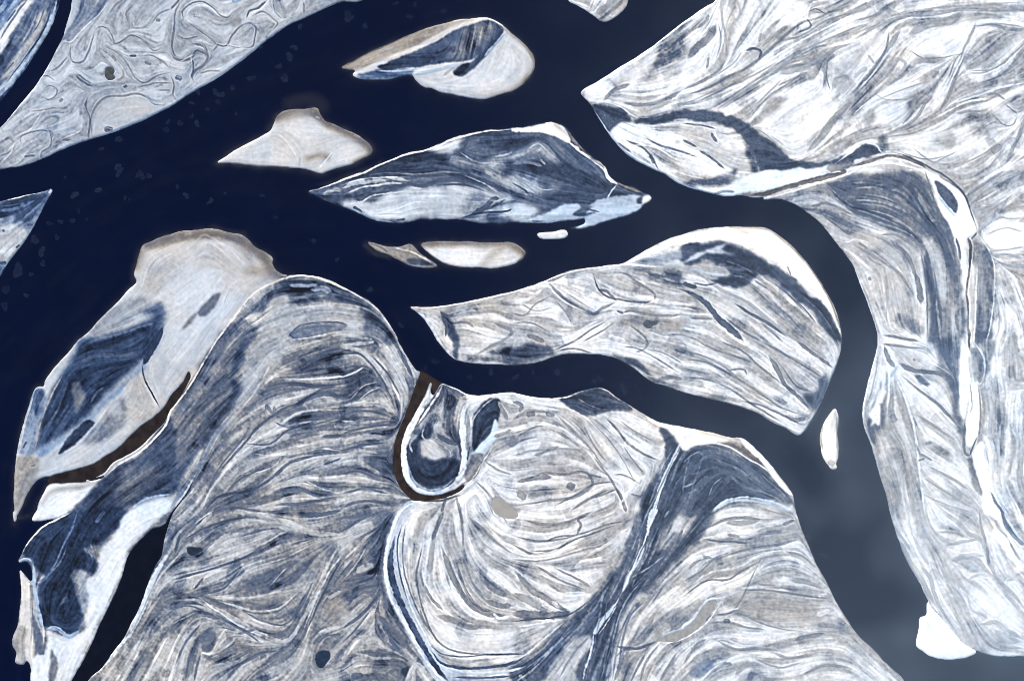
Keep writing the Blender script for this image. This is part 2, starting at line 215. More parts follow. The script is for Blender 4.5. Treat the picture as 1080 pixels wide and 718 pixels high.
F("1,2:300,0 335,0 315,70 270,150 285,200 240,280 255,200 270,90", .25,.12,0,.35,1.5,3); F("1,2:225,320 180,390 100,470 60,560 0,640 0,590 80,480 130,420",.25,.1,0,.35,2,3)
F("0,2:718,300 718,640 620,650 550,690 480,718 310,718 400,610 480,530 600,460", .27,.13,.05,.3,1.5,2.5); F("0,2:500,560 560,520 640,520 700,560 600,640 500,700 480,640",.38,.12,.12,.1,4,4)
F("0,3:300,10 240,40 150,100 85,205 130,200 140,240 190,280 155,310 160,400 180,480 240,490 290,520 330,500 350,440 320,360 310,250 400,260 400,200 350,160 420,140 470,90 520,70 540,0", .21,.10,.02,.5,1.5,3,('delta','woodland'))
L("0,3:330,0 300,80 260,160 230,230 200,275 160,300",8,.42,.8,.05,.7); L("0,3:210,270 250,220 280,160",7,.45,.6,.2,.1); L("0,3:400,50 440,0",18,.4,.6,0,.5); L("0,3:250,400 280,370 270,420",16,.36,.6,0,.4); L("0,3:370,160 390,190",14,.5,.7,0,.4)
F("0,3:540,10 718,-10 600,100 530,190 500,300 440,420 370,560 300,718 130,718 120,640 200,580 190,500 290,530 350,500 360,440 340,300 410,260 410,190 480,100", .82,.03,.02,.12,1.5,2.5,('delta','snow_field'))
F("0,2:550,718 600,670 718,650 718,718",.8,.04,0,.2,2,2)
for s in ("0,3:190,500 240,495 290,530 340,500","0,3:140,215 145,320 165,430 185,500","0,2:550,712 600,670 718,640","0,3:80,215 110,205 135,215"):
    L(s,14,.66,.75,0,.8)
F("0,3:345,430 335,330 330,255 350,260 365,330 365,420",.6,.05,0,.3,1.5,2)
L("0,3:700,70 640,90 560,170 525,210 500,300 440,430 370,570 310,700",6,.75,.7,.05,.2); F("0,3:640,85 690,60 690,120 660,135 640,110",.45,.04,.15,0,1,1)
L("0,3:718,170 655,270 605,390 540,520 450,620 380,706",26,.78,.85,.03,.25,1); L("0,3:700,215 640,330 600,420 540,540",6,.5,.5,0,.5)
F("0,3:82,250 100,270 122,320 128,440 140,600 120,718 100,640 110,560 80,500 90,350",.74,.06,.15,0,1,1.5); F("0,3:52,535 85,480 115,500 100,560 105,640 66,640 70,600",.58,.06,.2,0,1,1.5)
F("0,3:140,430 160,480 190,600 165,610 140,520",.40,.05,.1,.25,.8,1); F("0,3:215,580 245,650 230,718 205,718 212,650",.5,.05,.15,.1,1,1); L("0,3:133,320 138,430 130,560",6,.5,.5,.1)
L("0,3:300,8 240,38 190,63 150,98 120,133 92,180",6,.88,.9,.4); L("0,2:440,570 490,525 570,475 640,420 700,345;1,2:0,292 60,217 140,87 190,0;1,1:205,700 270,612 350,518 450,464 530,442 620,449 718,490;2,1:50,514 140,572 200,650",7,.86,.9,.4)
F("1,2:330,0 520,0 420,130 360,220 280,320 200,420 100,560 60,640 30,718 0,718 80,600 150,470 240,330 290,200 300,110", .63,.06,.06,.1,2.5,3)
L("1,2:255,320 185,400 125,520 60,620 0,700",20,.52,.7,0,.45); L("1,2:110,550 60,640 15,700",10,.85,.8,.1); L("1,2:420,90 370,190 300,280",8,.74,.6,.1)
F("1,1:495,697 540,655 600,642 718,640;2,1:25,650 0,665;1,1:718,668 620,690 540,708", .46,.05,0,.4,1,1.5,('delta','oxbow_ice'))
L("1,1:500,700 560,665 700,655",10,.38,.5,0,.4)
# ------------------------------------------------------------------ delta plain: scroll bars
for s,w,m in (("1,2:130,718 160,640 220,560 300,470 360,420 440,370 520,310 600,290 718,290",11,.72),("1,2:460,160 560,160 640,155 718,148;2,2:0,150 60,130 110,95",7,.76),("1,2:340,470 440,480 560,465 640,450 718,460",6,.74),
 ("1,2:420,600 480,570 560,530 640,490 718,470",8,.66),("1,2:300,560 400,540 450,510 470,480",5,.72),("1,2:560,580 640,620 718,640",6,.68),("1,2:230,500 330,430 440,390 540,345 718,330",7,.68),
 ("1,2:400,150 460,60 560,20 660,0",26,.64),("1,1:560,718 640,695 718,690;2,1:0,690 80,700 130,718;2,2:0,20 80,40 140,90 190,170 220,240 240,320",15,.68),("2,2:150,0 200,60 240,130 285,215",22,.68),
 ("2,2:0,272 100,260 180,270 225,300",24,.68),("2,2:0,335 80,342 200,330",10,.66),("2,2:0,430 100,402 190,400",22,.66),("2,2:0,520 80,510 170,565",22,.62),("2,2:40,240 90,190 150,170",5,.66),("2,2:70,250 120,210 170,190",5,.66),
 ("2,2:0,600 90,600 200,610",14,.6),("2,2:0,480 80,460 160,470",10,.62),("2,2:0,660 100,640 180,660",10,.6),
 ("1,3:0,380 100,375 180,410 260,450 340,500 420,540 480,550 520,520 560,450 600,370 640,280 680,190 718,140",20,.68),("1,3:120,365 200,425 300,490 400,535",7,.78),("1,3:0,270 100,243 200,215 300,182 400,135 470,95 500,85",10,.68),
 ("1,3:450,30 560,85 718,105",24,.66),("1,3:300,0 420,40 520,85",16,.6),("1,3:200,380 300,410 380,425 460,410 540,340",9,.68),("1,3:210,368 300,370 420,350 560,325",9,.66),("1,3:220,360 290,290 330,250 480,200 620,130",6,.66),
 ("1,3:410,325 450,280 490,240",6,.66),("1,3:560,500 600,400 640,310 680,240 718,190",8,.74),("1,3:10,718 40,620 90,510 160,460",14,.62),("1,3:90,718 125,620 135,600 180,605 250,560 280,530",8,.68),("1,3:0,600 60,500 130,450 200,470",8,.62),
 ("1,3:250,718 300,660 380,610",10,.66),("1,3:120,718 190,660 280,640 330,600",18,.6),("1,3:300,718 360,650 420,620",18,.62),("1,3:620,510 718,490",16,.68),("1,3:60,120 130,60 180,0",14,.66),("1,3:180,160 230,110 320,100",26,.62),
 ("1,3:100,60 150,20 180,0",5,.75),("1,3:0,480 60,450 110,425",6,.62),("1,3:280,540 360,560 440,565",14,.6),("1,3:660,370 718,340",14,.62),("1,3:500,718 560,640 600,560",26,.6),("1,3:640,680 718,670",16,.6),
 ("2,3:0,300 60,230 110,150",5,.66),("2,3:0,260 50,190 80,130",5,.64),("2,3:60,260 140,225",24,.66),("2,3:50,80 140,65",28,.62),("2,3:20,420 90,360 130,370",16,.58),("2,3:100,480 150,440 170,500",24,.56),("2,3:60,600 140,620 250,620",12,.58),("2,3:0,640 60,540 110,530",10,.58),("2,3:270,718 320,650 360,690",24,.68)):
    L(s,w,m,.75,.06,.06)
for s,w,m in (("1,2:140,718 190,660 250,640 330,630 390,600 440,560 500,510 560,490 640,480",14,.3),("1,2:300,440 360,370 420,320 480,280 560,250 640,200 718,190",11,.33),("1,2:320,430 420,430 500,370 600,350 718,320",8,.35),
 ("1,2:380,220 440,190 520,180 620,190 718,180",17,.33),("1,2:510,280 580,240 660,220 718,240",22,.32),("1,2:560,110 620,60 718,30",13,.35),("1,2:220,530 300,440 350,380",9,.36),("1,2:640,520 718,490",7,.3),("1,2:460,690 560,680 718,650",11,.36),
 ("1,2:230,640 290,580 350,550 410,530",8,.36),("1,2:150,640 200,540 280,440 330,370",7,.38),("1,2:540,330 600,325 718,300",16,.38),("1,2:640,400 718,395",14,.36),("1,2:440,340 500,360 560,330",8,.38),("1,2:400,260 430,300 440,270",12,.42),
 ("1,2:180,718 260,700 400,718",10,.38),("1,2:420,640 540,620 640,660",14,.42),
 ("2,2:0,60 70,50 120,90 170,160 210,240",8,.36),("2,2:0,310 100,290 200,315",9,.36),("2,2:0,390 100,362 210,350",10,.35),("2,2:0,460 100,435 190,425",9,.35),("2,2:0,560 70,545 150,580",10,.38),("2,2:0,640 100,620 200,640",9,.36),("2,2:0,700 100,670 220,690",12,.36),
 ("2,2:250,40 275,100 300,150",16,.36),("2,2:130,60 190,130 250,230",8,.36),
 ("1,3:0,295 100,265 220,232 320,192 400,150",9,.32),("1,3:550,20 640,15 718,0",18,.33),("1,3:60,122 150,72 250,40 330,30",8,.33),("1,3:575,500 615,410 655,325 718,205",9,.3),("1,3:150,350 220,330 300,240",8,.36),("1,3:20,650 70,545 130,475",10,.38),
 ("1,3:100,330 140,280",10,.34),("1,3:230,718 290,650 380,600 460,590",9,.38),("1,3:60,718 90,600 120,540",9,.38),("1,3:20,180 40,100",14,.34),("1,3:140,130 180,95",10,.38),("1,3:180,430 260,480 330,520 380,560",8,.4),("1,3:0,420 80,400 170,440",7,.38),
 ("1,3:300,420 400,470 480,480 540,420 600,300",8,.4),("1,3:130,600 110,660 100,718",10,.38),("1,3:620,560 650,530 718,520",8,.4),("1,3:400,640 460,600",22,.42),("1,3:280,520 360,500",10,.42),
 ("2,3:0,500 70,450 130,390 160,350",12,.33),("2,3:150,440 190,480 220,560 280,620",22,.42),("2,3:0,90 80,40 190,0",12,.35),("2,3:120,190 170,130",24,.38),("2,3:0,30 60,30 130,10",14,.38),("2,3:0,560 60,500 120,420",8,.38),("2,3:190,420 240,500 290,570",10,.5),
 ("2,3:40,700 90,690",30,.36),("2,3:200,540 250,590",14,.36),("2,3:0,300 60,290 130,275",8,.38),("2,3:20,380 90,330 150,320",12,.4)):
    L(s,w,m,.75,.03,.16)
F("1,2:520,130 580,80 640,60 718,45;2,2:0,60 90,85 140,160 180,240 100,250 0,245 0,160;1,2:600,150", .38,.2,.05,.1,2.5,3)
F("2,2:130,450 215,420 220,520 232,600 170,560 100,500", .38,.12,.03,.1,4,4)
F("1,3:340,260 480,220 640,140 700,180 600,300 400,340 330,320", .44,.14,.05,.12,4,4); F("1,3:0,0 300,0 250,30 0,160",.56,.2,.06,.1,6,4)
F("1,3:300,365 440,355 540,335 420,400 350,405",.48,.06,.12,.05,3,3); F("1,3:440,600 560,570 718,530 718,718 440,718",.56,.12,.06,.1,6,5); F("1,3:600,470 640,410 718,370 718,480",.56,.06,.12,.05,3,3)
F("1,3:130,565 145,510 185,505 195,530 180,575 160,598 140,590", .38,.04,.05,.2,1,1); L("1,3:125,590 165,605 195,560 230,500 240,510",6,.74,.7,.1)
F("2,3:60,420 240,420 300,560 350,640 300,718 0,718 0,560",.50,.2,.08,.1,5,4); F("2,3:150,0 230,0 190,120 175,250 190,360 160,330 130,200",.36,.14,.03,.15,4,3)
F("2,3:0,400 60,440 40,500 0,480",.62,.08,.05,.1,3,3)
# ------------------------------------------------------------------ south lobe: the loop inside the oxbow
F("2,2:380,235 420,180 500,210 530,240 505,300 510,450 500,530 460,610 380,640 300,610 262,540 257,440 300,330", .50,.2,.05,.1,1,1)
F("2,2:270,450 320,400 360,340 390,300 385,380 345,440 370,500 440,490 500,500 490,560 420,605 340,605 290,560", .25,.07,.02,.15,1.3,2,('south','willow_meadow'))
F("2,2:430,190 510,215 510,330 470,380 400,370 385,330", .56,.22,.12,.05,2,3); F("2,2:330,430 380,410 410,440 450,480 390,502 345,490",.74,.06,.12,0,1.8,2.5); L("2,2:470,350 480,400 500,430",14,.33,.7); L("2,2:400,390 450,420 500,430",22,.34,.6); L("2,2:440,200 435,290",9,.4,.5)
L("2,2:360,330 340,400 390,430",7,.72,.6,0,.2); L("2,2:300,470 290,430 320,390",8,.7,.6,0,.4)
L("2,2:374,178 358,235 325,300 288,370 264,440 266,530 300,612 360,640 430,632 480,592 512,530 516,450 510,350 520,280 548,236",24,.90,.95,.03,.18); L("2,2:425,182 405,225 360,290 320,350",9,.92,.9,.1,.1); L("2,2:275,500 300,580 350,620 420,620 470,580",10,.62,.7,0,.7)
F("2,2:560,300 620,245 665,240 665,310 640,370 600,420 565,475 550,400", .28,.08,.02,.15,1,1.5,('south','willow_meadow')); L("2,2:530,300 535,380 525,460",14,.55,.6,.1,.1); L("2,2:545,440 555,330 600,270 640,240",6,.7,.7,.05,.3)
F("2,2:600,470 650,400 655,330 645,330 625,390 560,460 545,475", .84,.05,0,.4,.8,1); F("2,2:518,570 530,510 575,470 602,478 575,545 535,590", .52,.05,.18,0,1,1)
L("2,2:300,662 400,655 490,635 550,580 600,500 640,440",6,.86,.8,.2); L("2,2:320,668 420,668 500,645",9,.38,.8,.7); L("2,2:500,600 560,570 600,495",5,.4,.5,.6)
L("2,2:425,178 490,202 535,226 630,225 718,218;3,2:120,240 220,236 270,220",6,.85,.8,.35)
# ------------------------------------------------------------------ south lobe: frozen side channel on its west
F("2,2:270,680 300,668 330,680;2,3:290,0 250,90 245,180 255,280 300,380 340,470 380,560 430,630 500,690 530,718;r:520,790 470,760;2,3:400,718 330,620 260,490 200,380 182,280 182,180 205,80 240,0", .76,.06,.02,.3,1,1,('south','channel_ice'))
L("2,3:228,110 207,190 215,290 250,390 300,490 350,580 405,665 450,718",25,.27,.92,0,.45); L("2,2:300,672;2,3:240,20 205,110 188,190 190,290 215,380 270,480 330,590 395,680 430,718",14,.88,.9,.03,.15)
L("2,3:262,30 243,120 245,250 290,390 345,510 400,610",7,.84,.8,.05,.2); L("2,3:270,60 258,160 265,260 300,370 345,470",6,.5,.8,.05,.2); L("2,3:255,60 235,150 250,280 280,380",6,.36,.7,0,.4)
# south lobe: west ground
for s,w,m in (("2,3:345,130 330,200 315,270 325,340 345,420 380,510 430,570 520,600 718,602;3,3:60,600",8,.5),("2,3:420,150 450,230 490,320 540,390 600,430 718,445",24,.5),("2,3:490,230 520,330 580,410 640,425",14,.48),
 ("2,3:395,70 380,180 370,270",22,.6),("2,3:540,30 600,80 660,140 718,180",12,.58),("2,3:500,0 510,100 520,200 560,320 620,390",10,.58),("2,3:350,310 380,370 430,420",12,.52),("2,3:330,410 350,470 390,520",10,.52),
 ("2,3:400,440 470,460 540,490 600,480",26,.56),("2,3:600,290 640,330 700,360",26,.52),("2,3:610,380 670,400 718,400",24,.52),("2,3:380,570 420,600 500,615 600,608 718,605;3,3:50,604",6,.42),
 ("2,3:430,0 400,80 380,130",16,.5),("2,2:480,640 500,718;2,3:510,60",12,.55),("2,2:440,650 420,718",16,.5),("2,2:560,580 620,640 660,700;2,3:700,60",9,.58),("2,2:600,500 660,540 718,560",9,.58),("2,2:640,460 718,420",8,.6),("2,2:640,400 718,370",14,.6),("2,2:660,250 700,330",16,.55)):
    L(s,w,m,.7,.06,.08)
F("2,3:500,545 600,518 718,502 718,600 560,600 440,580 380,500 400,470 470,520", .86,.07,.05,0,2.5,3,('south','snow_field')); L("2,3:640,430 665,452 718,442",12,.86,.8); L("2,3:300,120 290,250 320,380",16,.78,.6,.08); L("2,3:440,150 490,280 520,340",8,.8,.6)
L("2,3:380,590 420,640 500,662 600,662 718,642;3,3:60,610",13,.34,.85,0,.4); L("2,3:420,655 520,682 640,684 718,672;3,3:60,655",9,.76,.8,0,.5); L("2,3:470,700 600,705 718,695",10,.42,.7,0,.4); L("2,3:520,718 600,712 718,712",9,.72,.6,0,.4)
# south lobe: fan in the middle
F("3,2:190,245 270,215 370,198 440,240 510,285 500,295 440,290 380,305 330,312 280,300 230,270", .28,.07,.02,.15,1,1.6,('south','willow_meadow')); L("3,2:270,235 320,265 380,285 480,283",5,.48,.8,.1,.1)
F("3,2:280,320 400,310 520,290 640,400 650,470 600,560 530,700 470,718 380,540 300,420", .80,.12,.08,0,4,3,('south','snow_fan'))
for s,w,m in (("3,2:190,310 240,360 290,410 340,470 380,530 430,600 470,690",12,.55),("3,2:395,320 440,370 490,430 550,470 620,500",13,.48),("3,2:300,350 340,430 400,510",7,.6),("3,2:470,440 510,500 560,560",7,.55),("3,2:0,440 40,390 120,355 200,370 280,430 330,460",7,.55),
 ("3,2:0,480 80,460 200,450 300,455",9,.6),("3,2:40,590 130,555 220,560 310,550 340,600 280,650 150,670 0,690",11,.52),("3,2:20,590 90,575 170,570",22,.46),("3,2:440,610 470,680 480,718",14,.5),("3,2:0,330 70,290 160,300",12,.55),("3,2:60,310 100,300",20,.52),("3,2:140,305 180,310",20,.5),
 ("3,2:230,600 265,620",26,.48),("3,2:20,630 60,660",28,.55),("3,2:90,480 200,440",12,.58),("3,2:180,690 280,640 350,600 430,590",8,.52),("3,2:250,710 330,660 410,620",9,.5),("3,2:0,390 60,370 100,360",6,.6),("3,2:330,330 420,430 480,520 520,600",6,.64),("3,2:450,330 520,380 600,420",6,.62),("3,2:430,560 470,560 540,600",8,.6),
 ("3,2:340,660 440,620",8,.5),("3,2:320,560 380,570",7,.55),("3,2:0,250 40,270 30,300",14,.5),("3,2:500,640 540,650",7,.55),
 ("3,3:0,105 100,130 180,125 270,105 400,60 500,40",8,.52),("3,3:80,172 180,165 260,125 330,100 440,60",8,.5),("3,3:0,205 100,212 200,195 300,165 420,140",7,.58),("3,3:0,140 60,175 100,185 190,165 250,120",10,.5),("3,3:270,110 290,60 280,40 320,20",12,.52),("3,3:50,40 150,60 260,40 340,0",12,.55),
 ("3,3:10,250 80,330 160,380 240,430",22,.52),("3,3:100,230 200,290 300,330",9,.56),("3,3:180,240 280,290 330,320",10,.55),("3,3:250,240 300,220 400,220",10,.56),("3,3:0,430 80,440 200,440 250,430",34,.45),("3,3:0,465 80,458 180,448 250,432 320,380",8,.4),("3,3:20,560 80,520 150,490",16,.66),("3,3:0,350 80,380 130,420",26,.56),
 ("3,3:60,620 130,570 190,500 240,455",8,.5),("3,3:140,130 200,110 260,105",7,.48),("3,3:160,310 200,340",10,.6)):
    L(s,w,m,.7,.07,.06)
for s,w in (("3,2:0,370 100,345 200,370 290,430 370,510",18),("3,3:70,190 150,182 200,160",14),("3,3:300,200 420,130 490,70",14),("3,3:160,370 220,355 320,350",22),("3,3:170,380 200,410",14),("3,3:260,245 320,215 400,205",22),("3,2:120,710 250,690 330,640",14),("3,2:450,690 520,600 560,560",14),("3,3:20,90 130,105 230,90",14),("3,3:0,640 80,590 180,500 220,470",9),("3,3:20,490 120,475 200,460",9)):
    L(s,w,.86,.65,.06)
W("3,3:0,30 200,40 400,0"); W("3,3:0,290 60,360 160,420")
# ------------------------------------------------------------------ south lobe: dark belt with the frozen stream
F("3,2:650,480 640,540 600,570 550,640 525,718;3,3:520,0 505,100 460,190 410,280 350,350 290,410 230,470 160,550 80,620 0,655 0,718 140,718 200,640 320,520 330,560 290,640 280,718 395,718 420,620 440,540 470,430 560,330 640,260 718,180;4,3:50,140 100,80 130,0;4,2:120,718 200,668 350,662 470,690 440,640 380,580 310,520 230,470 130,432 50,432 0,452;3,2:718,400 690,470", .37,.13,.02,.16,2.4,2.4,('south','peat_meadow'))
F("3,2:618,365 680,368 715,400 700,460 650,500 640,420", .30,.07,.02,.15,1.3,2)
L("3,2:718,416 698,470 665,530 635,600 610,680 600,718;3,3:588,40 570,90 552,150 528,200 500,262 475,320 452,365",6,.86,.95,.05,.15)
F("3,2:718,408 700,455 672,520 655,565 632,615 622,600 640,555 668,500 690,450",.80,.03,0,.4,.6,.5,('south','stream_ice')); F("3,2:622,600 640,600 622,640 600,700 590,718 604,660",.84,.03,0,.2,.5,.5); F("3,3:585,-4 612,-4 600,30 580,70 572,110 566,60",.84,.03,0,.25,.5,.5)
F("3,3:545,150 555,150 540,210 505,262 485,315 468,340 478,290 510,235",.80,.03,0,.35,.6,.6,('south','stream_ice')); F("3,3:436,390 428,415 400,455 372,490 352,520 342,515 360,470 405,420",.80,.03,0,.45,.6,.6,('south','stream_ice'))
L("3,3:345,515 338,560 325,620 308,670 298,718",9,.84,.95,.03,.2); L("3,3:352,525 345,580 322,650 310,718",4,.55,.8,0,.4); L("3,3:452,365 430,405",5,.8,.9,0,.2); L("3,3:525,215 545,165 570,120",4,.4,.8,.2)
L("3,3:540,120 525,180 490,260 470,310",5,.62,.7,.05,.3); L("3,3:575,130 550,200 520,255",4,.55,.7,0,.4); L("3,2:680,450 640,520 620,590 600,640",4,.5,.7,0,.4); L("3,3:300,660 330,600 350,540",4,.6,.6,0,.4); L("3,3:440,400 400,470 365,520",4,.92,.8,.05)
L("3,3:420,560 395,640 370,718",5,.5,.7,0,.4); L("3,3:455,500 420,600 405,718",5,.46,.7,0,.4); L("3,3:490,440 450,520",6,.45,.6,0,.4); L("3,3:220,470 150,560 60,640",6,.5,.7,0,.4); L("3,3:260,470 180,570 110,650 40,718",6,.55,.7,0,.4); L("3,3:300,500 240,560 170,640",5,.55,.6,0,.3)
L("3,3:500,285 550,255 590,230 640,190",7,.62,.8,0,.4); L("3,3:470,345 400,420 360,480",4,.4,.6,.5); L("3,3:420,718 440,590 470,480 520,390",8,.5,.6,0,.4); L("3,3:395,700 415,640",12,.6,.6,0,.5); L("3,3:365,640 340,718",14,.55,.6,0,.5)
F("3,3:605,180 635,95 690,30 718,22;4,3:35,25 30,80 0,95;3,3:690,110 625,175", .68,.16,.08,.1,2,3.5); F("3,3:150,700 200,600 300,520 325,540 300,600 260,690 230,718", .72,.1,.05,.15,2,3,('south','snow_field'))
L("3,3:385,330 370,430 355,520",8,.62,.7,0,.45); L("3,3:370,390 300,470 200,560 90,640",14,.46,.7,0,.5); L("3,3:320,430 290,480 340,400",12,.6,.6,.15); L("3,3:525,10 545,70 525,140",14,.5,.6,0,.4); L("3,3:450,200 500,130 515,60",6,.45,.6,0,.4); L("3,3:620,60 580,150",6,.55,.6,0,.6); L("3,3:660,0 640,30",8,.6,.7,0,.5)
L("3,3:0,700 120,620 200,540",6,.6,.5,0,.5); L("3,3:30,690 60,718",16,.7,.6,0,.4)
L("4,2:120,718 170,682 230,662 320,668 400,692 460,715",22,.80,.85,0,.35); L("4,2:0,515 30,482 72,460",7,.58,.8,0,.4); L("4,2:108,655 130,602 165,570",5,.58,.8,0,.3); L("4,2:0,612 50,595",7,.55,.8,0,.3)
L("4,2:160,620 200,570 240,560 270,580",22,.42,.6,.05,.1); L("4,2:90,570 110,570",14,.42,.6); L("3,2:718,560 690,600 660,680",8,.5,.6,0,.4); L("4,2:150,455 190,465",8,.5,.6,0,.2)
F("4,2:0,358 130,386 210,410 180,420 100,428 40,435 0,455;3,2:700,392 650,366 600,345 555,306 620,341 718,360", .95,.03,.22,0,1,1,('south','sand_beach'))
F("4,2:80,392 140,390 220,412 290,465 350,520 300,505 230,455 150,425", .45,.06,.6,0,1.2,1.2); F("4,2:235,406 268,418 300,447 340,488 380,534 420,584 450,624 464,648 430,630 380,572 335,512 270,447", .95,.03,.12,0,.8,.6)
L("4,2:40,436 120,428 200,445 270,490 340,530 400,590",5,.9,.8,.3)
# ------------------------------------------------------------------ south lobe: east ground
F("4,3:200,380 300,360 460,370 560,400 600,460 450,480 330,470 250,430", .66,.06,.22,0,3,3); F("4,3:30,660 60,640 118,630 128,660 60,705 28,690", .56,.03,.02,.25,1.2,1.5,('south','pond_ice'))
for s,w,m in (("4,3:100,75 180,40 260,30 340,40",11,.54),("4,3:180,50 250,50 330,35",22,.6),("4,3:85,122 160,130 220,132 275,137",9,.48),("4,3:180,190 280,162 380,150 480,125",11,.52),("4,3:0,300 80,255 130,205 180,190",10,.55),("4,3:0,365 100,295 190,290 240,260 330,210",8,.5),
 ("4,3:240,335 350,335 460,350 560,365 620,370",8,.5),("4,3:240,420 300,460 400,495 500,510 620,508",6,.58),("4,3:340,95 420,85",16,.55),("4,3:190,100 240,110",12,.55),("4,3:430,170 500,190 560,240",10,.58),("4,3:450,290 520,300 590,330",24,.6),("4,3:130,440 200,430 230,400 330,200",7,.52),
 ("4,3:120,470 200,470 260,490 350,500",10,.56),("4,3:130,540 220,580 300,580 420,590",10,.56),("4,3:470,550 520,530 600,520",18,.54),("4,3:0,650 60,560 100,540",10,.56),("4,3:80,718 180,640 210,650",12,.56),("4,3:220,690 260,650 300,650",22,.62),("4,3:380,600 460,620 560,600",12,.58),("4,3:280,718 290,680",24,.5),
 ("4,3:560,480 650,490 718,520",20,.6),("4,3:300,620 400,660 500,640",8,.6),("4,3:500,690 600,650 700,660",10,.58),("4,3:20,250 80,200 130,200",14,.55),("4,3:0,340 60,300 140,230",6,.6),("4,3:420,60 470,40",16,.5),("4,3:170,465 200,465",18,.44),("4,3:320,310 390,315",10,.55)):
    L(s,w,m,.68,.08,.05)
for s,w in (("4,3:0,230 60,200 90,200",20),("4,3:120,85 180,60 260,100 340,70",12),("4,3:20,330 120,260 230,240 320,190 450,160",9),("4,3:240,325 340,325 460,340",8),("4,3:570,360 610,350",18),("4,3:300,470 420,505 600,512",6),("4,3:150,430 240,410",7),("4,3:120,570 160,540 270,575",8),("4,3:560,440 620,420",22),("4,3:180,640 240,610 340,600",12),("3,3:560,440 620,380 718,310",16)):
    L(s,w,.85,.65,.08)
L("4,3:480,0 500,80 530,150 570,240 610,310 650,390 718,500;5,3:40,545 130,635 215,718",7,.62,.8,.45)
W("4,3:120,240 300,190 460,140"); W("4,3:200,600 400,560 640,560"); W("4,3:60,400 0,440"); W("5,3:0,560 60,620 140,700")
for s,w,m in (("3,3:540,480 500,560 460,640",10,.55),("3,3:600,430 560,540 500,570",9,.6),("3,3:718,400 640,460 560,500",22,.62),("3,3:430,570 500,580 560,570 610,550",12,.46),("3,3:718,250 640,310 560,400 500,460",12,.6),("3,3:620,560 560,640 540,718",10,.55),("3,3:470,600 430,718",16,.5),("3,3:560,600 500,718",9,.5),("3,3:690,600 620,718",12,.56),("3,3:520,395 535,400",18,.5),("3,3:650,590 600,650",10,.56)):
    L(s,w,m,.7,.08,.06)
# ------------------------------------------------------------------ central island
F("4,1:0,310 100,300 180,305 260,330 340,370 420,420 500,480 580,560 640,640 668,690 660,718 620,690 560,620 480,540 400,480 330,440 270,470 200,490 120,455 200,440 180,400 100,380 0,400", .285,.08,.02,.15,1.5,3,('central','willow_meadow'))
F("4,1:0,272 130,243 350,245 450,312 545,420 610,530 655,640 668,700 640,630 590,560 520,490 450,430 430,400 370,370 290,330 220,305 150,292 60,300 0,312;3,1:640,330 560,362 500,386 480,386 580,328 718,272", .93,.03,.26,0,.8,.8,('central','sand_beach'))
L("4,1:290,240 350,248 400,275 500,365 575,465 630,570 660,660",8,.66,.6,.5); G("4,1:220,240 270,262",16,.72,.6,.35); L("4,1:440,400 455,440",5,.5,.8,.2)
F("3,1:505,388 580,368 718,330;4,1:0,330 0,372;3,1:718,372 600,398", .58,.10,0,.35,1.5,1.5)
F("3,1:640,408 718,388;4,1:60,350 130,325 185,310 170,335 220,352 150,350 100,352 60,372 0,392;3,1:690,408", .76,.06,0,.3,1.2,1.5)
L("3,1:470,392 560,402 640,405",9,.9,.85,.05); L("4,1:0,412 60,420 130,437 180,440",14,.74,.8,0,.3); L("4,1:60,425 110,460 160,500 250,540 330,600 400,660 480,718",15,.64,.75,.03,.15)
L("4,1:150,400 220,410 270,420",14,.48,.5,.15,.1); L("4,1:330,440 400,480 450,520",14,.48,.5,0,.3)
L("4,1:0,500 60,530 110,570 150,620 220,680 260,718",24,.32,.8,.03,.12); L("4,1:0,470 60,490",20,.32,.7)
F("4,1:290,490 360,470 430,530 480,580 560,650 620,718 480,718 400,640 310,560", .66,.16,.12,.05,3,4); F("4,1:130,520 200,520 290,580 320,610 250,620 190,600 150,570", .76,.08,.08,0,2,3); L("4,1:220,560 280,600 340,630 440,700",11,.38,.75,.03,.05)
F("4,1:0,500 60,520 100,560 110,590 0,585",.7,.16,.1,0,2,3); L("4,1:0,598 60,605 130,605",5,.88,.7,.1); L("4,1:30,620 130,625",10,.45,.6,.1)
F("3,1:480,410 560,418 640,440 718,430;4,1:0,440 0,480;3,1:718,480 640,470", .36,.2,.03,.12,2.5,3)
L("3,1:600,420 650,440",20,.66,.5,0,.2)
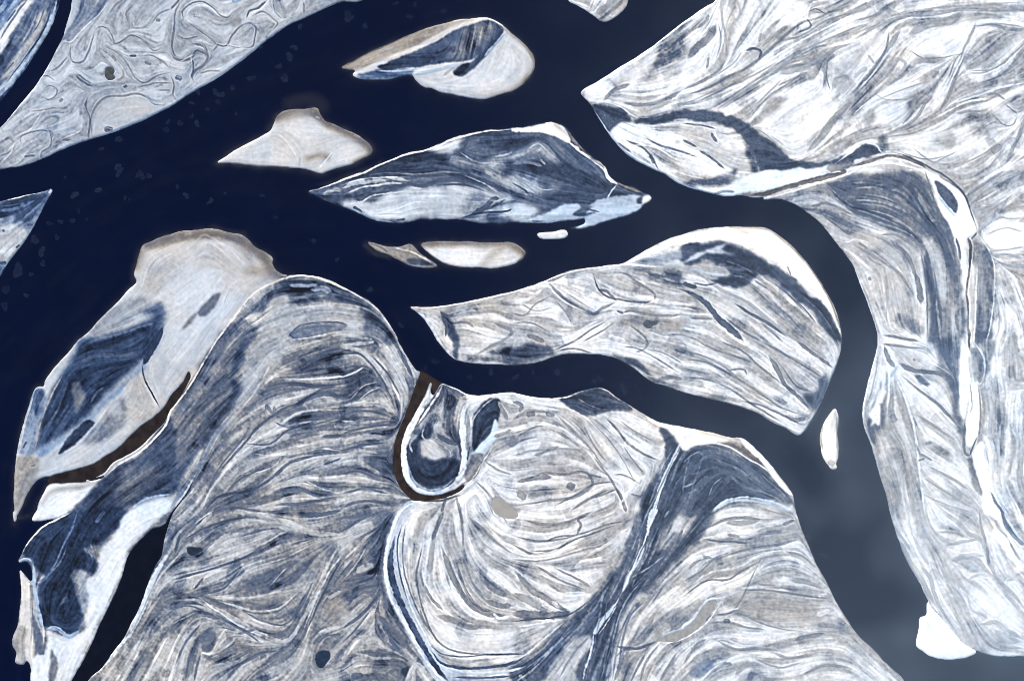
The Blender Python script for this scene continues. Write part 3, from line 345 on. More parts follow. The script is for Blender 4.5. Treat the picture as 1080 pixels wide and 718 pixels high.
for s,w,m in (("3,1:150,470 200,520 270,570 340,605 380,580 440,550",14,.5),("3,1:340,430 355,480 370,505 400,530 470,545 560,555 590,545",9,.42),("3,1:0,600 50,610 100,560 160,530",7,.55),("3,1:400,630 330,670 260,718;3,2:170,40",7,.46),("3,1:430,640 350,690 300,718",6,.5),("3,1:150,468 230,428",16,.5),("3,1:460,600 500,590 560,605 640,610 718,605",12,.5),
 ("3,1:0,640 80,640 160,680",7,.56),("3,1:180,540 230,600 250,640",6,.58),("3,1:360,500 400,510 440,550",14,.44),("3,1:500,650 570,718;3,2:560,20",8,.5),("3,1:60,690 140,718",22,.5),("3,1:560,660 640,690 718,690;4,1:80,718",7,.56),("3,1:470,430 530,470 600,520 600,545",9,.55),("3,1:40,560 100,590 170,575",6,.6),("3,1:240,520 300,560 350,590",6,.62),
 ("3,2:190,40 260,30 340,50",7,.5),("3,2:520,45 560,30 580,0",7,.52),("3,2:560,30 640,50 718,95",7,.54),("3,2:470,20 530,30 620,80 718,140",7,.5),("3,2:600,170 660,150 718,160",16,.5),
 ("4,2:0,75 100,90 200,140 300,200 400,270 500,310",9,.5),("4,2:0,150 100,160 200,200 300,270 420,340",9,.5),("4,2:160,0 250,40 330,110 420,180",9,.5),("4,2:360,60 400,120 430,180 480,230 540,290",18,.42),("4,2:480,0 560,60 630,110",16,.45),("4,2:0,40 80,60 180,110 260,180",7,.56),("4,2:60,0 150,40 240,70 300,90",10,.52),
 ("4,2:330,0 420,50 520,110 600,160",9,.52),("4,2:190,120 260,120 270,140",8,.5),("4,2:420,110 480,190 540,210",9,.5),("4,2:250,250 330,270 420,310 500,350",9,.48),("4,2:430,310 480,330 520,320",16,.5),("4,2:100,230 180,240",20,.58),("4,2:0,110 120,140",6,.56),
 ("4,1:180,620 260,680 330,718",9,.5),("4,1:330,640 420,718",9,.5),("4,1:380,560 470,650 540,718",7,.55)):
    L(s,w,m,.7,.06,.06)
for s,w in (("3,1:440,562 560,572 718,578;4,1:60,590",8),("3,1:160,500 240,560 320,600",8),("3,1:390,480 470,525 570,540",14),("3,1:0,560 70,540 130,500",14),("3,1:260,690 340,640 400,620",6),("3,1:400,690 480,718",18),("4,2:0,100 100,110 220,180 330,250 480,330",10),("4,2:200,105 260,105",14),("4,2:420,230 470,270",22),("4,2:380,330 500,360",6),("3,2:640,120 718,130",22),("3,1:20,500 100,520",12)):
    L(s,w,.86,.6,.08)
F("3,1:450,625 560,600 718,630;4,1:40,640 0,660;3,1:718,672 600,662 520,655", .58,.06,.22,0,2.5,3); L("3,1:440,590 470,600",14,.48,.7,.1)
F("2,1:420,590 470,640 495,718;2,2:495,75 470,60 470,0;2,1:430,650", .36,.12,.03,.25,1.3,2)
L("2,1:305,585 345,618 385,675 410,718;2,2:445,50 485,80",17,.86,.9,.05,.25); L("2,1:415,590 440,640 440,700",12,.36,.7); L("2,1:470,610 520,590 570,590",14,.72,.7,0,.25); L("2,1:480,640 530,640 560,660",10,.5,.6)
F("2,2:540,80 580,55 640,50 718,20 718,90 620,90", .36,.2,.03,.12,2,3.5); F("3,2:0,25 100,5 170,30 182,55 80,85 0,92", .33,.10,.06,.12,2,3,('central','willow_meadow'))
F("3,2:430,55 520,75 600,145 718,190 718,200 600,165 520,110 430,62",.42,.16,.05,.1,1.5,2); L("3,2:420,66 490,98 550,146",6,.68,.8,0,.5); L("2,1:640,640 718,680;2,2:560,60",14,.5,.5,.05,.1); L("2,1:560,600 640,590 718,620",12,.55,.5,.08)
F("4,2:600,130 612,185 560,290 530,270 500,240 560,200", .37,.12,.02,.12,2,3)
L("2,1:300,575 410,573 530,553 660,525;3,1:60,492 190,443 300,415 470,391",6,.85,.8,.35); L("4,2:500,388 555,308 612,188 660,60",5,.6,.8,.03,.4); L("4,2:490,390 430,360 320,303 200,260 60,226",4,.6,.6,.2)
W("4,2:0,180 150,220"); W("4,1:360,500 600,700"); W("3,1:560,480 718,500"); W("2,1:600,560 718,540"); W("2,1:520,650 718,700"); W("2,2:500,30 700,40")
# ------------------------------------------------------------------ north-east upland
F("3,0:340,445 400,445 470,460 510,500 450,515 425,540 395,545 360,490", .33,.10,.03,.12,1.2,2)
F("3,0:440,545 480,520 600,515 718,525 718,718 620,718 540,680 480,640", .78,.2,.06,.12,2,3)
F("3,0:300,388 340,362 400,338 432,362 405,395 385,425 330,425 308,408", .90,.04,.05,0,1.2,1.5,('upland','snow_pan'))
F("3,0:718,120 650,150 600,210 570,270 530,340 500,365 560,335 640,290 718,225", .50,.22,.03,.1,3,4); F("3,0:400,330 560,240 610,190 580,280 530,320 430,350",.82,.06,.05,.05,2,2.5)
L("3,0:380,425 430,380 500,355",16,.55,.7,.05,.1); L("3,0:340,438 400,432 460,452 500,480 530,498",5,.85,.8,0,.3); L("3,0:470,435 560,440 640,420 718,380",18,.52,.7,.02,.25); L("3,0:400,410 500,430 600,425 718,372",7,.84,.8,.2); L("3,0:560,470 640,430 718,420",7,.75,.6,.15)
F("3,0:520,500 600,492 718,470;4,0:0,465 60,463 180,483 260,520 320,560 380,610 440,660 560,690 718,650 718,690 500,712 330,718 325,700 290,650 250,580 180,530 90,510 0,505;3,0:600,520 520,512", .34,.08,.01,.15,1.3,2.2,('upland','peat_meadow'))
L("3,0:520,500 600,490 680,460 718,450;4,0:80,462",5,.7,.6,.05,.1)
F("4,0:0,512 100,518 200,560 260,610 300,690 280,718 0,718", .84,.12,.04,0,1.5,2.5,('upland','snow_field')); F("4,0:240,560 290,640 320,718 300,718 270,640",.4,.2,0,.1,2,2)
for s,w in (("4,0:70,635 120,665 180,712",11),("4,0:120,560 145,600",12),("4,0:0,590 60,620",9),("3,0:480,590 560,630 620,718",9),("3,0:560,580 620,610 718,640;4,0:60,660",8),("3,0:580,650 600,690",16),("4,0:0,520 80,528 140,545",8),("3,0:440,600 500,640",8)):
    L(s,w,.5,.75,.03,.12)
L("3,0:490,610 600,620 700,680",5,.9,.7,.15); L("4,0:0,660 60,650 140,700 180,718",5,.9,.6,.1)
L("3,0:330,440 360,488 395,543 440,603 490,650 540,682 600,712;3,1:650,22 718,60;4,1:60,80 130,95 180,104",9,.76,.85,0,.55)
L("4,0:140,2 50,64 0,100;3,0:650,152 510,252 390,327 295,382",7,.94,.9,.2)
for s,w,m in (("4,0:160,0 165,80 180,160 185,250",9,.66),("4,0:0,380 80,345 150,300 180,260",12,.54),("4,0:0,405 100,372 180,330 280,280 340,230 400,180 480,110 520,90",11,.56),("4,0:318,250 328,220 300,205 265,215",10,.42),("4,0:0,440 120,390 250,340 350,290 470,230 600,170 718,120;5,0:60,100",8,.64),
 ("4,0:20,250 60,200 100,170 140,110",30,.52),("4,0:60,120 100,90 110,60",14,.58),("4,0:130,470 220,410 330,340 420,280 530,240",12,.64),("4,0:250,490 340,410 420,330",8,.66),("4,0:270,510 370,400 450,350 510,300",8,.62),("4,0:590,370 600,320 590,270 620,220 718,180",14,.62),("4,0:525,640 580,580 640,500 718,420",26,.60),
 ("4,0:540,50 600,55 718,20",9,.62),("4,0:330,200 400,140 440,110",18,.62),("4,0:260,130 300,60 340,0",6,.74),("4,0:140,250 160,180 150,100",5,.62),("4,0:190,130 240,60 230,0",10,.7),("4,0:100,290 110,240",12,.6),("4,0:320,180 330,140",12,.62),("4,0:480,130 490,100 560,80 640,40 718,0",12,.6),
 ("4,0:400,310 480,290 560,250 640,200",34,.66),("4,0:60,430 180,370 300,300",6,.6),("4,0:150,440 260,370 400,280",6,.62),("4,0:380,180 500,150 600,90 718,50",9,.62),
 ("5,0:0,170 80,120 180,80 300,65 460,40 600,45 718,40",15,.64),("5,0:0,400 60,320 120,250 160,180 200,120",20,.60),("5,0:230,150 300,110 400,90 460,50",32,.66),("5,0:520,90 490,160 450,260 420,350 390,420 360,470",17,.60),("5,0:360,520 450,450 560,420 700,340",10,.66),("5,0:500,280 600,200 640,140",26,.66),
 ("5,0:150,560 250,510 300,440 350,350",13,.6),("5,0:640,690 700,560 718,500",14,.64),("5,0:480,310 580,300 680,230 718,180",9,.66),("5,0:80,430 200,380 330,340",6,.68),("5,0:0,90 100,60 180,0",9,.64),("5,0:0,40 60,10",10,.64),("5,0:200,70 360,30 500,25 718,10",6,.7),("5,0:520,110 600,100 718,115",7,.66),
 ("5,0:600,380 718,330",14,.7),("5,0:0,480 60,420 130,360",9,.66),("5,0:250,620 330,680 430,690 560,640 660,560",8,.68),("5,0:330,530 250,560 130,580",7,.66),("5,0:400,718 520,660 600,610",7,.68),("5,0:280,440 330,400",24,.62),("5,0:0,330 60,280",18,.7),("5,0:90,350 140,300 180,240",24,.74),("5,0:550,230 620,160",9,.64),("5,0:560,718 640,620",8,.68)):
    L(s,w,m,.7,.05,.1)
F("4,0:310,540 330,480 370,410 430,410 440,420 400,470 340,520", .66,.05,.15,0,1.5,2)
for s in ("4,0:320,545 440,420 560,340 640,440 560,560 510,640 430,640 370,590","5,0:240,210 370,140 480,60 500,100 470,220 360,240 290,240","5,0:90,400 200,350 300,355 260,400 150,415","5,0:90,450 220,430 240,470 180,520 90,520","5,0:530,300 640,200 700,140 718,150 640,240","5,0:570,450 660,430 690,500 660,530 600,490","5,0:150,590 300,560 460,540 560,590 480,660 330,690 200,620","4,0:0,280 90,235 110,290 0,355","4,0:180,320 280,235 310,245 270,280 180,320"):
    F(s, .875,.06,.05,0,2.6,3)
F("5,0:0,200 110,130 130,200 60,310 0,340;4,0:640,250 718,190", .84,.07,.06,0,2,3); F("4,0:380,60 430,0 520,10 520,80 470,110 400,90",.92,.05,.03,0,2,2)
for s,m in (("5,0:235,410 330,370 350,340 330,420 270,460 240,470",.62),("5,0:40,480 80,460 90,500 60,540",.6),("5,0:270,260 320,235 390,255 330,275",.66),("5,0:340,590 380,560 430,580 430,620 380,620",.72),("4,0:620,340 700,310 718,370 640,380",.7)):
    F(s,m,.07,.08,.05,2,2.5)
F("5,0:470,490 560,470 660,540 600,580 520,560",.68,.18,.04,.08,4,4)
L("4,0:220,230 290,140 350,70 380,30",9,.86,.8,0,.4); L("5,0:400,440 500,410 620,370 718,350",8,.88,.7,0,.4); L("5,0:120,260 160,200",5,.8,.7,0,.5); L("4,0:360,400 440,410",6,.78,.7,0,.5)
for s,w in (("5,0:0,300 100,200 200,90 330,70",7),("4,0:300,300 450,200 640,100 718,60",7),("4,0:200,400 330,310 480,210",6),("5,0:400,360 480,200 520,120",9),("5,0:440,330 560,310 640,270 718,190",8),("5,0:0,480 100,400 260,350",6),("5,0:340,500 480,430 580,415",7),("5,0:20,380 100,290 170,190",7),("4,0:520,90 540,20 600,0",9)):
    L(s,w,.95,.7,.06)
W("4,0:250,0 200,120 190,240"); W("4,0:640,460 718,380"); W("5,0:550,500 660,400"); W("5,0:200,300 260,200"); W("5,0:600,60 718,80"); W("5,0:240,640 400,650 520,600"); W("4,0:330,480 420,400")
# frozen channel between upland and east lobe
F("4,1:60,75 150,72 230,40 300,10 430,-4;4,0:560,705 640,690 718,680;5,0:0,660 50,665 0,690;4,0:660,712;4,1:600,10 560,35 450,60 330,85 250,100 150,100", .93,.05,0,.26,1.3,1.5,('upland','channel_ice'))
F("4,1:0,50 80,40 180,10 230,0 220,20 160,55 60,70 0,62",.5,.15,.05,.2,1.5,2); L("4,1:130,100 180,85 220,90",12,.55,.6,0,.3)
L("4,1:270,108 340,98 420,78 500,52 590,30 680,5;4,0:660,716",19,.44,.9,.55); L("5,0:-20,700 40,688 100,668 160,656 230,668 280,692 310,712",13,.46,.85,.45); L("4,0:600,712 660,700 718,685",30,.5,.6,.35,.1)
L("4,1:338,121 450,92 560,57 640,32 718,6;5,0:30,702 130,688 210,695 270,714;5,1:310,20",8,.95,.95,.14)
F("5,0:0,640 50,607 90,620 110,640 60,660 0,672;4,0:690,690 660,690", .34,.05,.02,.15,1,1,('upland','peat_meadow')); L("4,0:640,690 690,655 718,635;5,0:0,628 50,603 95,612 118,642 150,652",6,.84,.85,0,.4)
L("5,0:160,640 220,655 290,690 340,718;5,1:380,20 430,60 470,110 500,190 520,250",8,.45,.7,.2,.1)
F("5,0:100,590 130,570 150,600 140,640 110,620",.48,.1,.05,.1,2,2)
# ------------------------------------------------------------------ east lobe
F("4,1:700,20 718,10;5,1:60,10 220,0 300,40 360,150 420,260 440,360 460,480 470,600 450,718 310,718 320,600 300,420 290,330 250,290 130,240 0,190;4,1:718,190 640,110 600,60", .40,.12,.02,.10,2,2.5,('east','peat_meadow'))
F("4,1:430,122 520,85 600,60 640,110 718,190;5,1:0,190 130,240 250,290 290,330 270,360 180,280 60,260 0,270;4,1:660,250 560,180 480,142",.68,.18,.05,.12,2,3)
for s,w in (("5,1:20,110 100,120 180,150 230,180",9),("5,1:30,140 120,150 210,190",7),("5,1:150,80 200,90 240,130",10),("5,1:0,190 100,220 200,250 260,280",8),("5,1:0,160 90,190 190,230",6),("5,1:0,50 60,55",9),("5,1:270,90 300,160 360,240",14),("5,1:170,240 240,270 280,320 295,400",5),("4,1:600,70 660,130 718,165",9),("4,1:460,130 540,110 620,140",20),("4,1:560,70 600,60 660,110 718,150",5)):
    L(s,w,.58,.6,.02,.18)
for s,w in (("4,1:540,150 600,140 660,160 718,190",12),("4,1:620,200 680,220 718,240",22),("4,1:590,190 700,270",6),("4,1:640,80 690,130 718,150",10)):
    L(s,w,.48,.7,.05,.1)
F("5,1:280,280 340,290 390,380 430,460 440,560 430,680 380,718 370,600 350,480 310,350", .68,.14,.10,.02,2.5,3.5); F("5,1:345,470 370,480 365,560 350,530",.72,.1,0,.1,2,2)
F("4,1:660,260 718,290;5,1:0,262 130,262 220,300 270,360 280,500 300,600 300,700 120,690 60,560 0,400", .80,.13,.12,0,2.5,3,('east','snow_field'))
for s,w,m in (("5,1:150,290 200,330 240,380 270,480",18,.54),("5,1:0,310 100,370 190,430 250,520",12,.6),("5,1:130,400 140,520 140,640",5,.7),("5,1:50,350 80,380 120,400",9,.62),("5,1:60,460 70,450",14,.6),("5,1:260,430 280,500 285,560",24,.48),("5,1:120,690 200,705 280,718",12,.5),("5,1:110,270 180,270 240,310",9,.6),("5,1:20,300 60,330",10,.6)):
    L(s,w,m,.75,.06,.06)
F("5,1:185,600 230,610 290,650 292,690 220,672 178,640", .54,.16,.04,.08,1.8,2.5)
L("4,1:630,290 700,300;5,1:0,290 60,300",6,.9,.6,.12); L("5,1:0,400 50,530 90,650 103,718",7,.86,.85,0,.35)
F("5,1:215,-4 300,10 330,60 370,170 410,250 450,380 470,500 478,420 470,350 468,290 500,270 520,250 480,130 430,75 330,10 300,-2", .97,.03,.04,0,.8,1,('east','channel_ice'))
F("5,1:340,42 400,80 435,130 430,180 390,140 350,80", .38,.05,.02,.15,.8,1,('east','peat_meadow')); L("5,1:355,105 395,155 428,195",9,.78,.8,0,.6)
L("5,1:430,280 445,330 450,380",10,.42,.7,.05,.15); L("5,1:300,0 320,60 360,170 400,240",6,.5,.6,.3)
L("5,1:482,280 491,305 492,370 486,430 478,490 476,540 482,590 480,650 487,718;5,2:490,40",8,.46,.9,.5); L("5,1:480,285 490,310 491,360 487,410",11,.36,.85,.55); L("5,1:484,660 490,690 486,718;5,2:488,30",11,.42,.8,.5); L("5,1:478,520 484,570",8,.42,.7,.45)
F("5,1:500,380 520,450 515,560 505,718 494,718 495,640 488,560 490,480", .78,.04,.25,0,1,1); F("5,1:503,300 545,310 582,370 592,480 582,650 570,718 515,718 525,500 505,380", .56,.12,.03,.08,2.4,2.5,('upland','peat_meadow'))
L("5,1:520,265 570,335 592,400 592,520 582,620 560,718",6,.86,.85,.02,.2); L("5,1:495,290 520,262",5,.4,.8,.2); L("5,1:520,400 515,560 508,718;5,2:510,10",5,.9,.7,.15)
F("5,1:540,280 640,240 718,230 718,340 600,350",.93,.06,.02,0,3,3)
for s,w,m,b in (("5,1:470,110 540,60 640,0",14,.62,.3),("5,1:530,250 580,210 620,160 650,120",10,.7,.3),("5,1:580,360 640,350 718,370",10,.7,.35),("5,1:590,375 660,400 718,405",7,.7,.4),("5,1:600,420 650,540 680,600",12,.76,.05),("5,1:480,150 560,80 640,40 718,0",8,.68,.2),("5,1:500,170 560,150 640,110",7,.72,.1),("5,1:400,10 480,20 520,0",9,.7,.1),
   ("5,1:560,270 640,240 718,260",6,.74,.1),("5,1:560,340 660,330 718,320",6,.72,.1),("5,1:460,80 560,20",8,.66,.15),("5,1:620,520 640,640 620,718",9,.78,0),("5,1:690,560 718,640",9,.78,0),("5,1:600,400 590,520 600,640",6,.74,.1)):
    L(s,w,m,.75,.03,b)
# east lobe: bank spit and lower half
F("5,2:60,340 100,220 130,120 142,160 138,300 125,420 90,440", .46,.1,.03,.12,1.2,1.5,('east','peat_meadow')); F("5,2:62,310 80,280 96,235 112,195 113,250 117,310 106,355 90,342 72,358 78,328", .95,.03,.04,0,1.2,1)
F("5,2:110,130 125,100 135,150 125,260 105,260 115,190",.9,.05,.05,0,1,1)
L("5,2:103,0 90,65 65,165 45,260 40,315",8,.94,.9,.05); L("5,2:118,10 145,90 152,160 142,300",8,.92,.85,.02,.1); L("5,2:105,50 90,150 62,260",5,.6,.6); L("5,2:38,320 70,420 110,560 155,718;5,3:195,140 275,300 330,405",6,.72,.85,0,.45)
L("5,2:130,20 150,80 175,110",16,.48,.7,.02,.12); L("5,2:155,150 185,100",12,.72,.7,0,.5); L("5,2:170,140 210,220 245,320 265,430 275,520 290,640 300,718",9,.92,.85,.02,.15)
for s,w,m in (("5,2:190,90 250,120 330,130 400,150",20,.46),("5,2:200,142 280,210 350,260 420,330 460,370",12,.52),("5,2:270,310 350,360 430,420",12,.62),("5,2:120,10 200,20 300,30",10,.56),("5,2:160,300 175,340",24,.56),("5,2:280,470 330,500",12,.6),("5,2:290,570 400,640 500,700",7,.66),("5,2:310,520 420,580 480,620",12,.64),("5,2:290,640 400,690 500,718",7,.7),
   ("5,2:300,430 330,420",14,.6),("5,2:100,480 130,600 160,718",16,.66),("5,2:160,590 190,640 180,700",20,.62),("5,2:220,480 230,560",9,.7),("5,2:250,70 260,80",10,.6),("5,2:220,540 210,640 240,718",9,.72),("5,2:170,380 200,420",9,.7),("5,2:270,500 300,490",10,.6)):
    L(s,w,m,.75,.06,.06)
F("5,2:140,180 230,280 260,440 280,640 290,718 150,718 90,440 140,330",.72,.13,.12,.02,3,3)
F("5,2:255,135 300,155 322,182 280,178", .42,.06,0,.2,1,1.5); F("5,2:330,20 400,0 450,0 440,150 440,300 460,340 470,420 420,300 400,170 350,130", .48,.12,.02,.13,2,3); F("5,2:310,410 340,440 400,450 412,480 350,472", .58,.1,.05,.05,2,3)
F("5,2:170,20 230,10 330,20 350,100 300,110 200,80",.80,.12,.12,0,2,3)
F("5,2:450,100 460,0 475,20 500,60 495,160 480,260 465,330 450,300 442,220", .97,.03,.03,0,.8,1,('east','channel_ice')); F("5,2:472,430 480,300 502,170 522,180 528,300 520,400 492,445", .97,.03,.03,0,.8,1)
F("5,2:500,30 520,15 552,100 535,160 502,140", .60,.1,.03,.1,2,2); L("5,2:512,5 545,60 550,140 532,180 520,170",8,.84,.85,0,.4); L("5,2:490,170 498,280 490,300",4,.5,.6,.3); L("5,2:485,60 495,160",10,.78,.7,.25)
F("5,2:552,0 592,0 582,70 560,150", .52,.07,.02,.15,1.5,2); L("5,2:470,330 470,470 490,480",14,.5,.7,.1,.1); L("5,2:520,400 500,450 490,480",6,.4,.8,.2); L("5,2:525,180 535,300 525,400",7,.62,.7,.1)
F("5,2:478,490 500,490 512,545 542,640 520,640 490,560", .54,.06,.15,.05,1,1.5); F("5,2:500,480 540,418 562,540 600,660 622,718;5,3:600,40 570,20;5,2:550,718 535,610", .97,.03,.02,0,.9,1,('upland','channel_ice'))
L("5,2:575,630 600,680 625,718;5,3:640,50 700,120",14,.5,.8,0,.2); L("5,2:600,620 640,718;5,3:680,90 718,130",7,.82,.8,0,.4); F("5,2:630,640 660,610 690,620 690,660 650,690", .70,.12,.02,.1,2,3)
for s,w,m in (("5,2:560,200 580,300 570,380 600,500",14,.76),("5,2:620,120 640,220",10,.76),("5,2:620,340 610,440 620,560",10,.78),("5,2:690,380 718,460",14,.78),("5,2:700,40 718,60",18,.8),("5,2:560,400 600,420 590,560",18,.72),("5,2:640,200 718,190",14,.78),("5,2:660,360 690,420 680,520",10,.8)):
    L(s,w,m,.7,.02,.08)
for s,w,m in (("5,3:190,120 230,200 290,300 340,400",20,.66),("5,3:280,230 320,280 350,380 440,520",14,.68),("5,3:350,90 440,95 465,112",9,.66),("5,3:380,145 460,130 520,120",11,.68),("5,3:410,210 480,190 550,190",18,.72),("5,3:450,40 480,90 520,110 550,140 570,220 610,290 680,360 718,410",17,.70),
   ("5,3:480,290 530,265 570,275",12,.76),("5,3:530,478 600,470 640,500 718,540",15,.70),("5,3:540,500 600,560 718,580",10,.72),("5,3:430,290 480,420 540,590",8,.76),("5,3:250,100 280,170 320,230",14,.74),("5,3:170,60 200,110 240,170",12,.68),("5,3:480,350 500,420 560,440",10,.76),("5,3:560,150 570,230",12,.6),("5,3:590,500 640,540 700,550",22,.70),("5,3:640,300 718,250",12,.78),("5,3:390,330 440,450 500,560",6,.74),
   ("5,3:230,30 250,110",9,.76),("5,3:530,0 540,80 560,140",9,.62)):
    L(s,w,m,.72,.05,.06)
F("5,3:580,90 600,72 650,120 700,200 718,262 690,240 640,170", .98,.02,.05,0,1,1.5); L("5,3:620,0 640,60 700,130 718,145",14,.54,.75,0,.3); L("5,3:600,180 640,260",12,.74,.6,0,.35); L("5,3:655,130 700,210",8,.62,.7,.2); L("5,3:600,70 650,110",6,.7,.6,.25)
F("5,3:500,330 600,350 700,440 718,500 600,440 520,420",.95,.05,.02,0,3,3)
L("5,3:550,602 600,613 718,612",7,.82,.7,0,.25)
W("5,3:200,0 300,200 420,440"); W("5,3:260,0 340,200 480,500"); W("5,3:440,300 640,480"); W("5,2:700,250 690,500"); W("5,2:380,470 470,560"); W("5,1:40,470 110,650")
L("5,2:0,0",1,.5,0) if False else None
L("4,2:590,350 580,400 590,460",8,.6,.6,.4); L("4,2:610,500 640,520",22,.6,.5,.3); L("4,2:648,310 650,460",6,.6,.5,.3)
L("3,3:600,548 650,520 718,495;4,3:0,488 45,455 85,400 120,370 165,372",9,.92,.9,0,.2); L("4,3:160,385 115,455 65,502 0,540;3,3:650,560",5,.93,.9,.1); L("3,3:600,548 540,580 480,580 430,620",7,.5,.6,.05,.15)
L("2,2:638,655 640,690;2,3:645,15 670,25",6,.9,.8,0,.1); L("1,3:60,190 100,205 140,190 150,150 180,110",16,.5,.5,.05,.1); L("1,3:600,580 590,640 620,680",12,.56,.5); L("0,0:515,290 520,320 490,345",10,.55,.6,.5); L("0,0:470,345 530,350",8,.7,.5,.2)
PONDS = [(n, smooth(P(s), True, 4)) for n, s in (
 ('black', "0,0:441,306 446,290 462,282 476,288 482,300 476,316 486,328 474,338 456,338 443,326"),
 ('wedge', "1,3:70,160 90,156 134,164 114,180 92,192 72,180"),
 ('round', "1,3:612,610 626,594 642,586 668,594 674,615 656,640 634,664 612,646"),
 ('twin', "3,1:550,645 565,630 590,634 612,630 606,648 590,652 580,664 556,656"),
 ('mud', "4,3:0,500 40,470 80,410 115,382 142,386 130,420 100,455 70,490 30,520 0,535;3,3:690,552 640,553 606,547 640,527 690,508"),
 ('bean', "r:518.5,529 523,523.5 529,525.5 536,531 544,538.5 546,544 540,547 530,545.5 522,540"))]
FLOES = []
for org, sc, txt in (((0, 0), 2.993, "375,440,5 320,470,3 375,530,6 440,550,5 470,555,4 235,615,5 205,560,2 310,600,4 525,410,4 530,385,3 655,345,3 605,325,3 700,300,4 625,290,4 745,360,1.5 395,625,3 560,590,3 660,640,3 710,610,2"),
   ((180, 0), 3.989, "340,330,5 480,330,6 455,280,4 160,300,4 190,390,5 200,430,4 110,520,4 40,520,4 275,480,2 90,490,3 500,240,5 545,115,4 520,200,4 260,370,4 380,200,2.5"),
   ((0, 180), 3.989, "320,100,4 415,80,3.5 330,170,3 208,222,4 305,210,4 255,215,3.5 145,290,6 175,340,6 180,390,4 75,420,8 25,500,6 110,525,3 240,280,3.5 500,10,5 600,25,4 545,120,2 365,205,2 20,570,5 130,435,3"),
   ((180, 180), 3.989, "65,105,4 170,125,3.5 385,105,3 600,295,3.5 440,195,3.5 700,375,3"), ((360, 180), 3.989, "250,650,4 120,500,4"), ((360, 360), 3.989, "395,85,5 355,110,3 630,130,4 540,150,3"),
   ((540, 360), 3.989, "15,150,4 90,130,2.5 120,150,3 190,130,5 370,160,4 345,165,3.5 465,190,3.5 540,240,3 565,240,3 475,215,3 580,120,3"), ((360, 0), 3.989, "30,70,7 290,70,4 430,50,4 230,15,3 100,110,4 310,20,3"),
   ((720, 360), 3.989, "300,350,4 430,470,4 450,500,3 90,260,3 55,290,2.5 410,500,3 170,250,2.5"), ((720, 538), 3.989, "600,190,4 640,350,5 530,110,3"), ((900, 538), 3.989, "420,700,4 110,610,5 150,600,4 200,390,5")):
    for it in txt.split():
        x, y, r = (float(v) for v in it.split(',')); FLOES.append(((org[0] + x / sc) * SC, (org[1] + y / sc) * SC, r))
WATERS = {'creek': smooth(P("1,2:75,125 95,140 65,210 22,275 0,300;0,2:700,350 648,402 605,442 565,470 520,495 480,520 440,558 380,588 300,600 225,605 200,590 222,555 270,540 330,525 400,500 450,470 500,435 550,385 600,340 650,305 690,265 718,220;1,2:50,165"), True, 3),
 'oxbow': smooth(P("2,2:330,124 318,150 292,220 262,300 232,380 214,450 210,520 222,580 248,630 275,658 300,676 360,676 430,668 495,646 530,610 515,590 480,612 440,627 380,638 335,630 296,606 270,570 258,490 262,434 278,375 308,320 338,265 363,215 380,176 384,214 392,228 408,205 420,188 432,182 380,150"), True, 3)}

# soft silt washes
G("1,0:450,490 520,462 600,462 650,510 718,545;2,0:60,572 125,625",16,.40,.75,.6,0,5); G("1,0:560,470 640,500 700,540",10,.36,.5,.5,0,4); G("2,0:120,620 120,655 60,690",10,.46,.6,.5,0,4)
G("2,0:0,290 90,238 210,182 350,124 460,92",16,.40,.6,.6,0,3); G("2,0:705,125 718,140;3,0:35,170 90,240 90,295 50,345",12,.42,.6,.5,0,3.5)
G("2,1:340,308 480,302 718,306;3,1:20,318 50,345",14,.42,.8,.6,0,3.5); G("3,1:50,350 25,385",8,.45,.7,.5,0,3); G("2,1:110,300 200,318 290,312",10,.45,.6,.5,0,3)
G("4,1:200,236 290,240 360,248 450,312 545,415 612,525 660,645",8,.55,.7,.5,0,2.6); G("4,1:260,245 350,262 440,320",14,.80,.5,.3,0,5); G("0,1:575,400 605,316 700,278;1,1:110,258 200,258 300,285 400,360",26,.42,.8,.5,0,7); G("1,1:300,300 400,370 430,430",40,.48,.7,.45,0,10)
G("1,1:200,380 320,430 420,470",40,.74,.5,.2,.0,10); G("4,2:60,372 160,396 240,425",18,.8,.5,.45,0,4); G("4,2:640,300 655,380 652,500",10,.6,.5,.4,0,3); G("3,0:180,525 240,570 280,620",10,.5,.6,.55,0,3)
# more of the leaf island
for s,w,m,b in (("2,1:110,20 200,10 330,15 420,5 500,10",6,.46,.1),("2,1:0,62 70,40 170,30 290,28",5,.72,.2),("2,1:20,95 90,70 180,60",6,.72,.2),("2,1:70,150 120,110 210,95 300,85",6,.74,.2),("2,1:420,60 520,60 610,90",7,.3,.1),("2,1:600,170 660,140 690,120",10,.33,.1),("2,1:610,120 660,130 700,120",8,.6,.2),
  ("2,0:500,640 560,680 640,690",8,.62,.2),("2,0:640,660 700,650 718,640",9,.66,.2),("3,0:0,660 50,650 90,620",7,.62,.2),("3,0:60,630 110,605 150,640 190,672",6,.66,.2),("3,0:120,670 140,695",9,.6,.2),("2,1:520,20 600,55 690,110",5,.62,.2),("2,1:640,10 700,50",8,.6,.2),("3,1:0,50 50,80 80,110",8,.3,.1),("3,1:10,20 60,40 130,80 180,78",6,.66,.3),
  ("3,1:40,90 90,100 70,120",5,.32,.1),("2,1:480,215 600,222",5,.66,.4),("2,0:520,640 530,590 580,575",20,.29,.15),("2,1:330,30 420,25 480,35",10,.30,.1),("2,1:150,30 230,45 300,60",6,.32,.1),("1,1:640,95 680,85 718,90",6,.6,.2)):
    L(s,w,m,.75,.02,b)
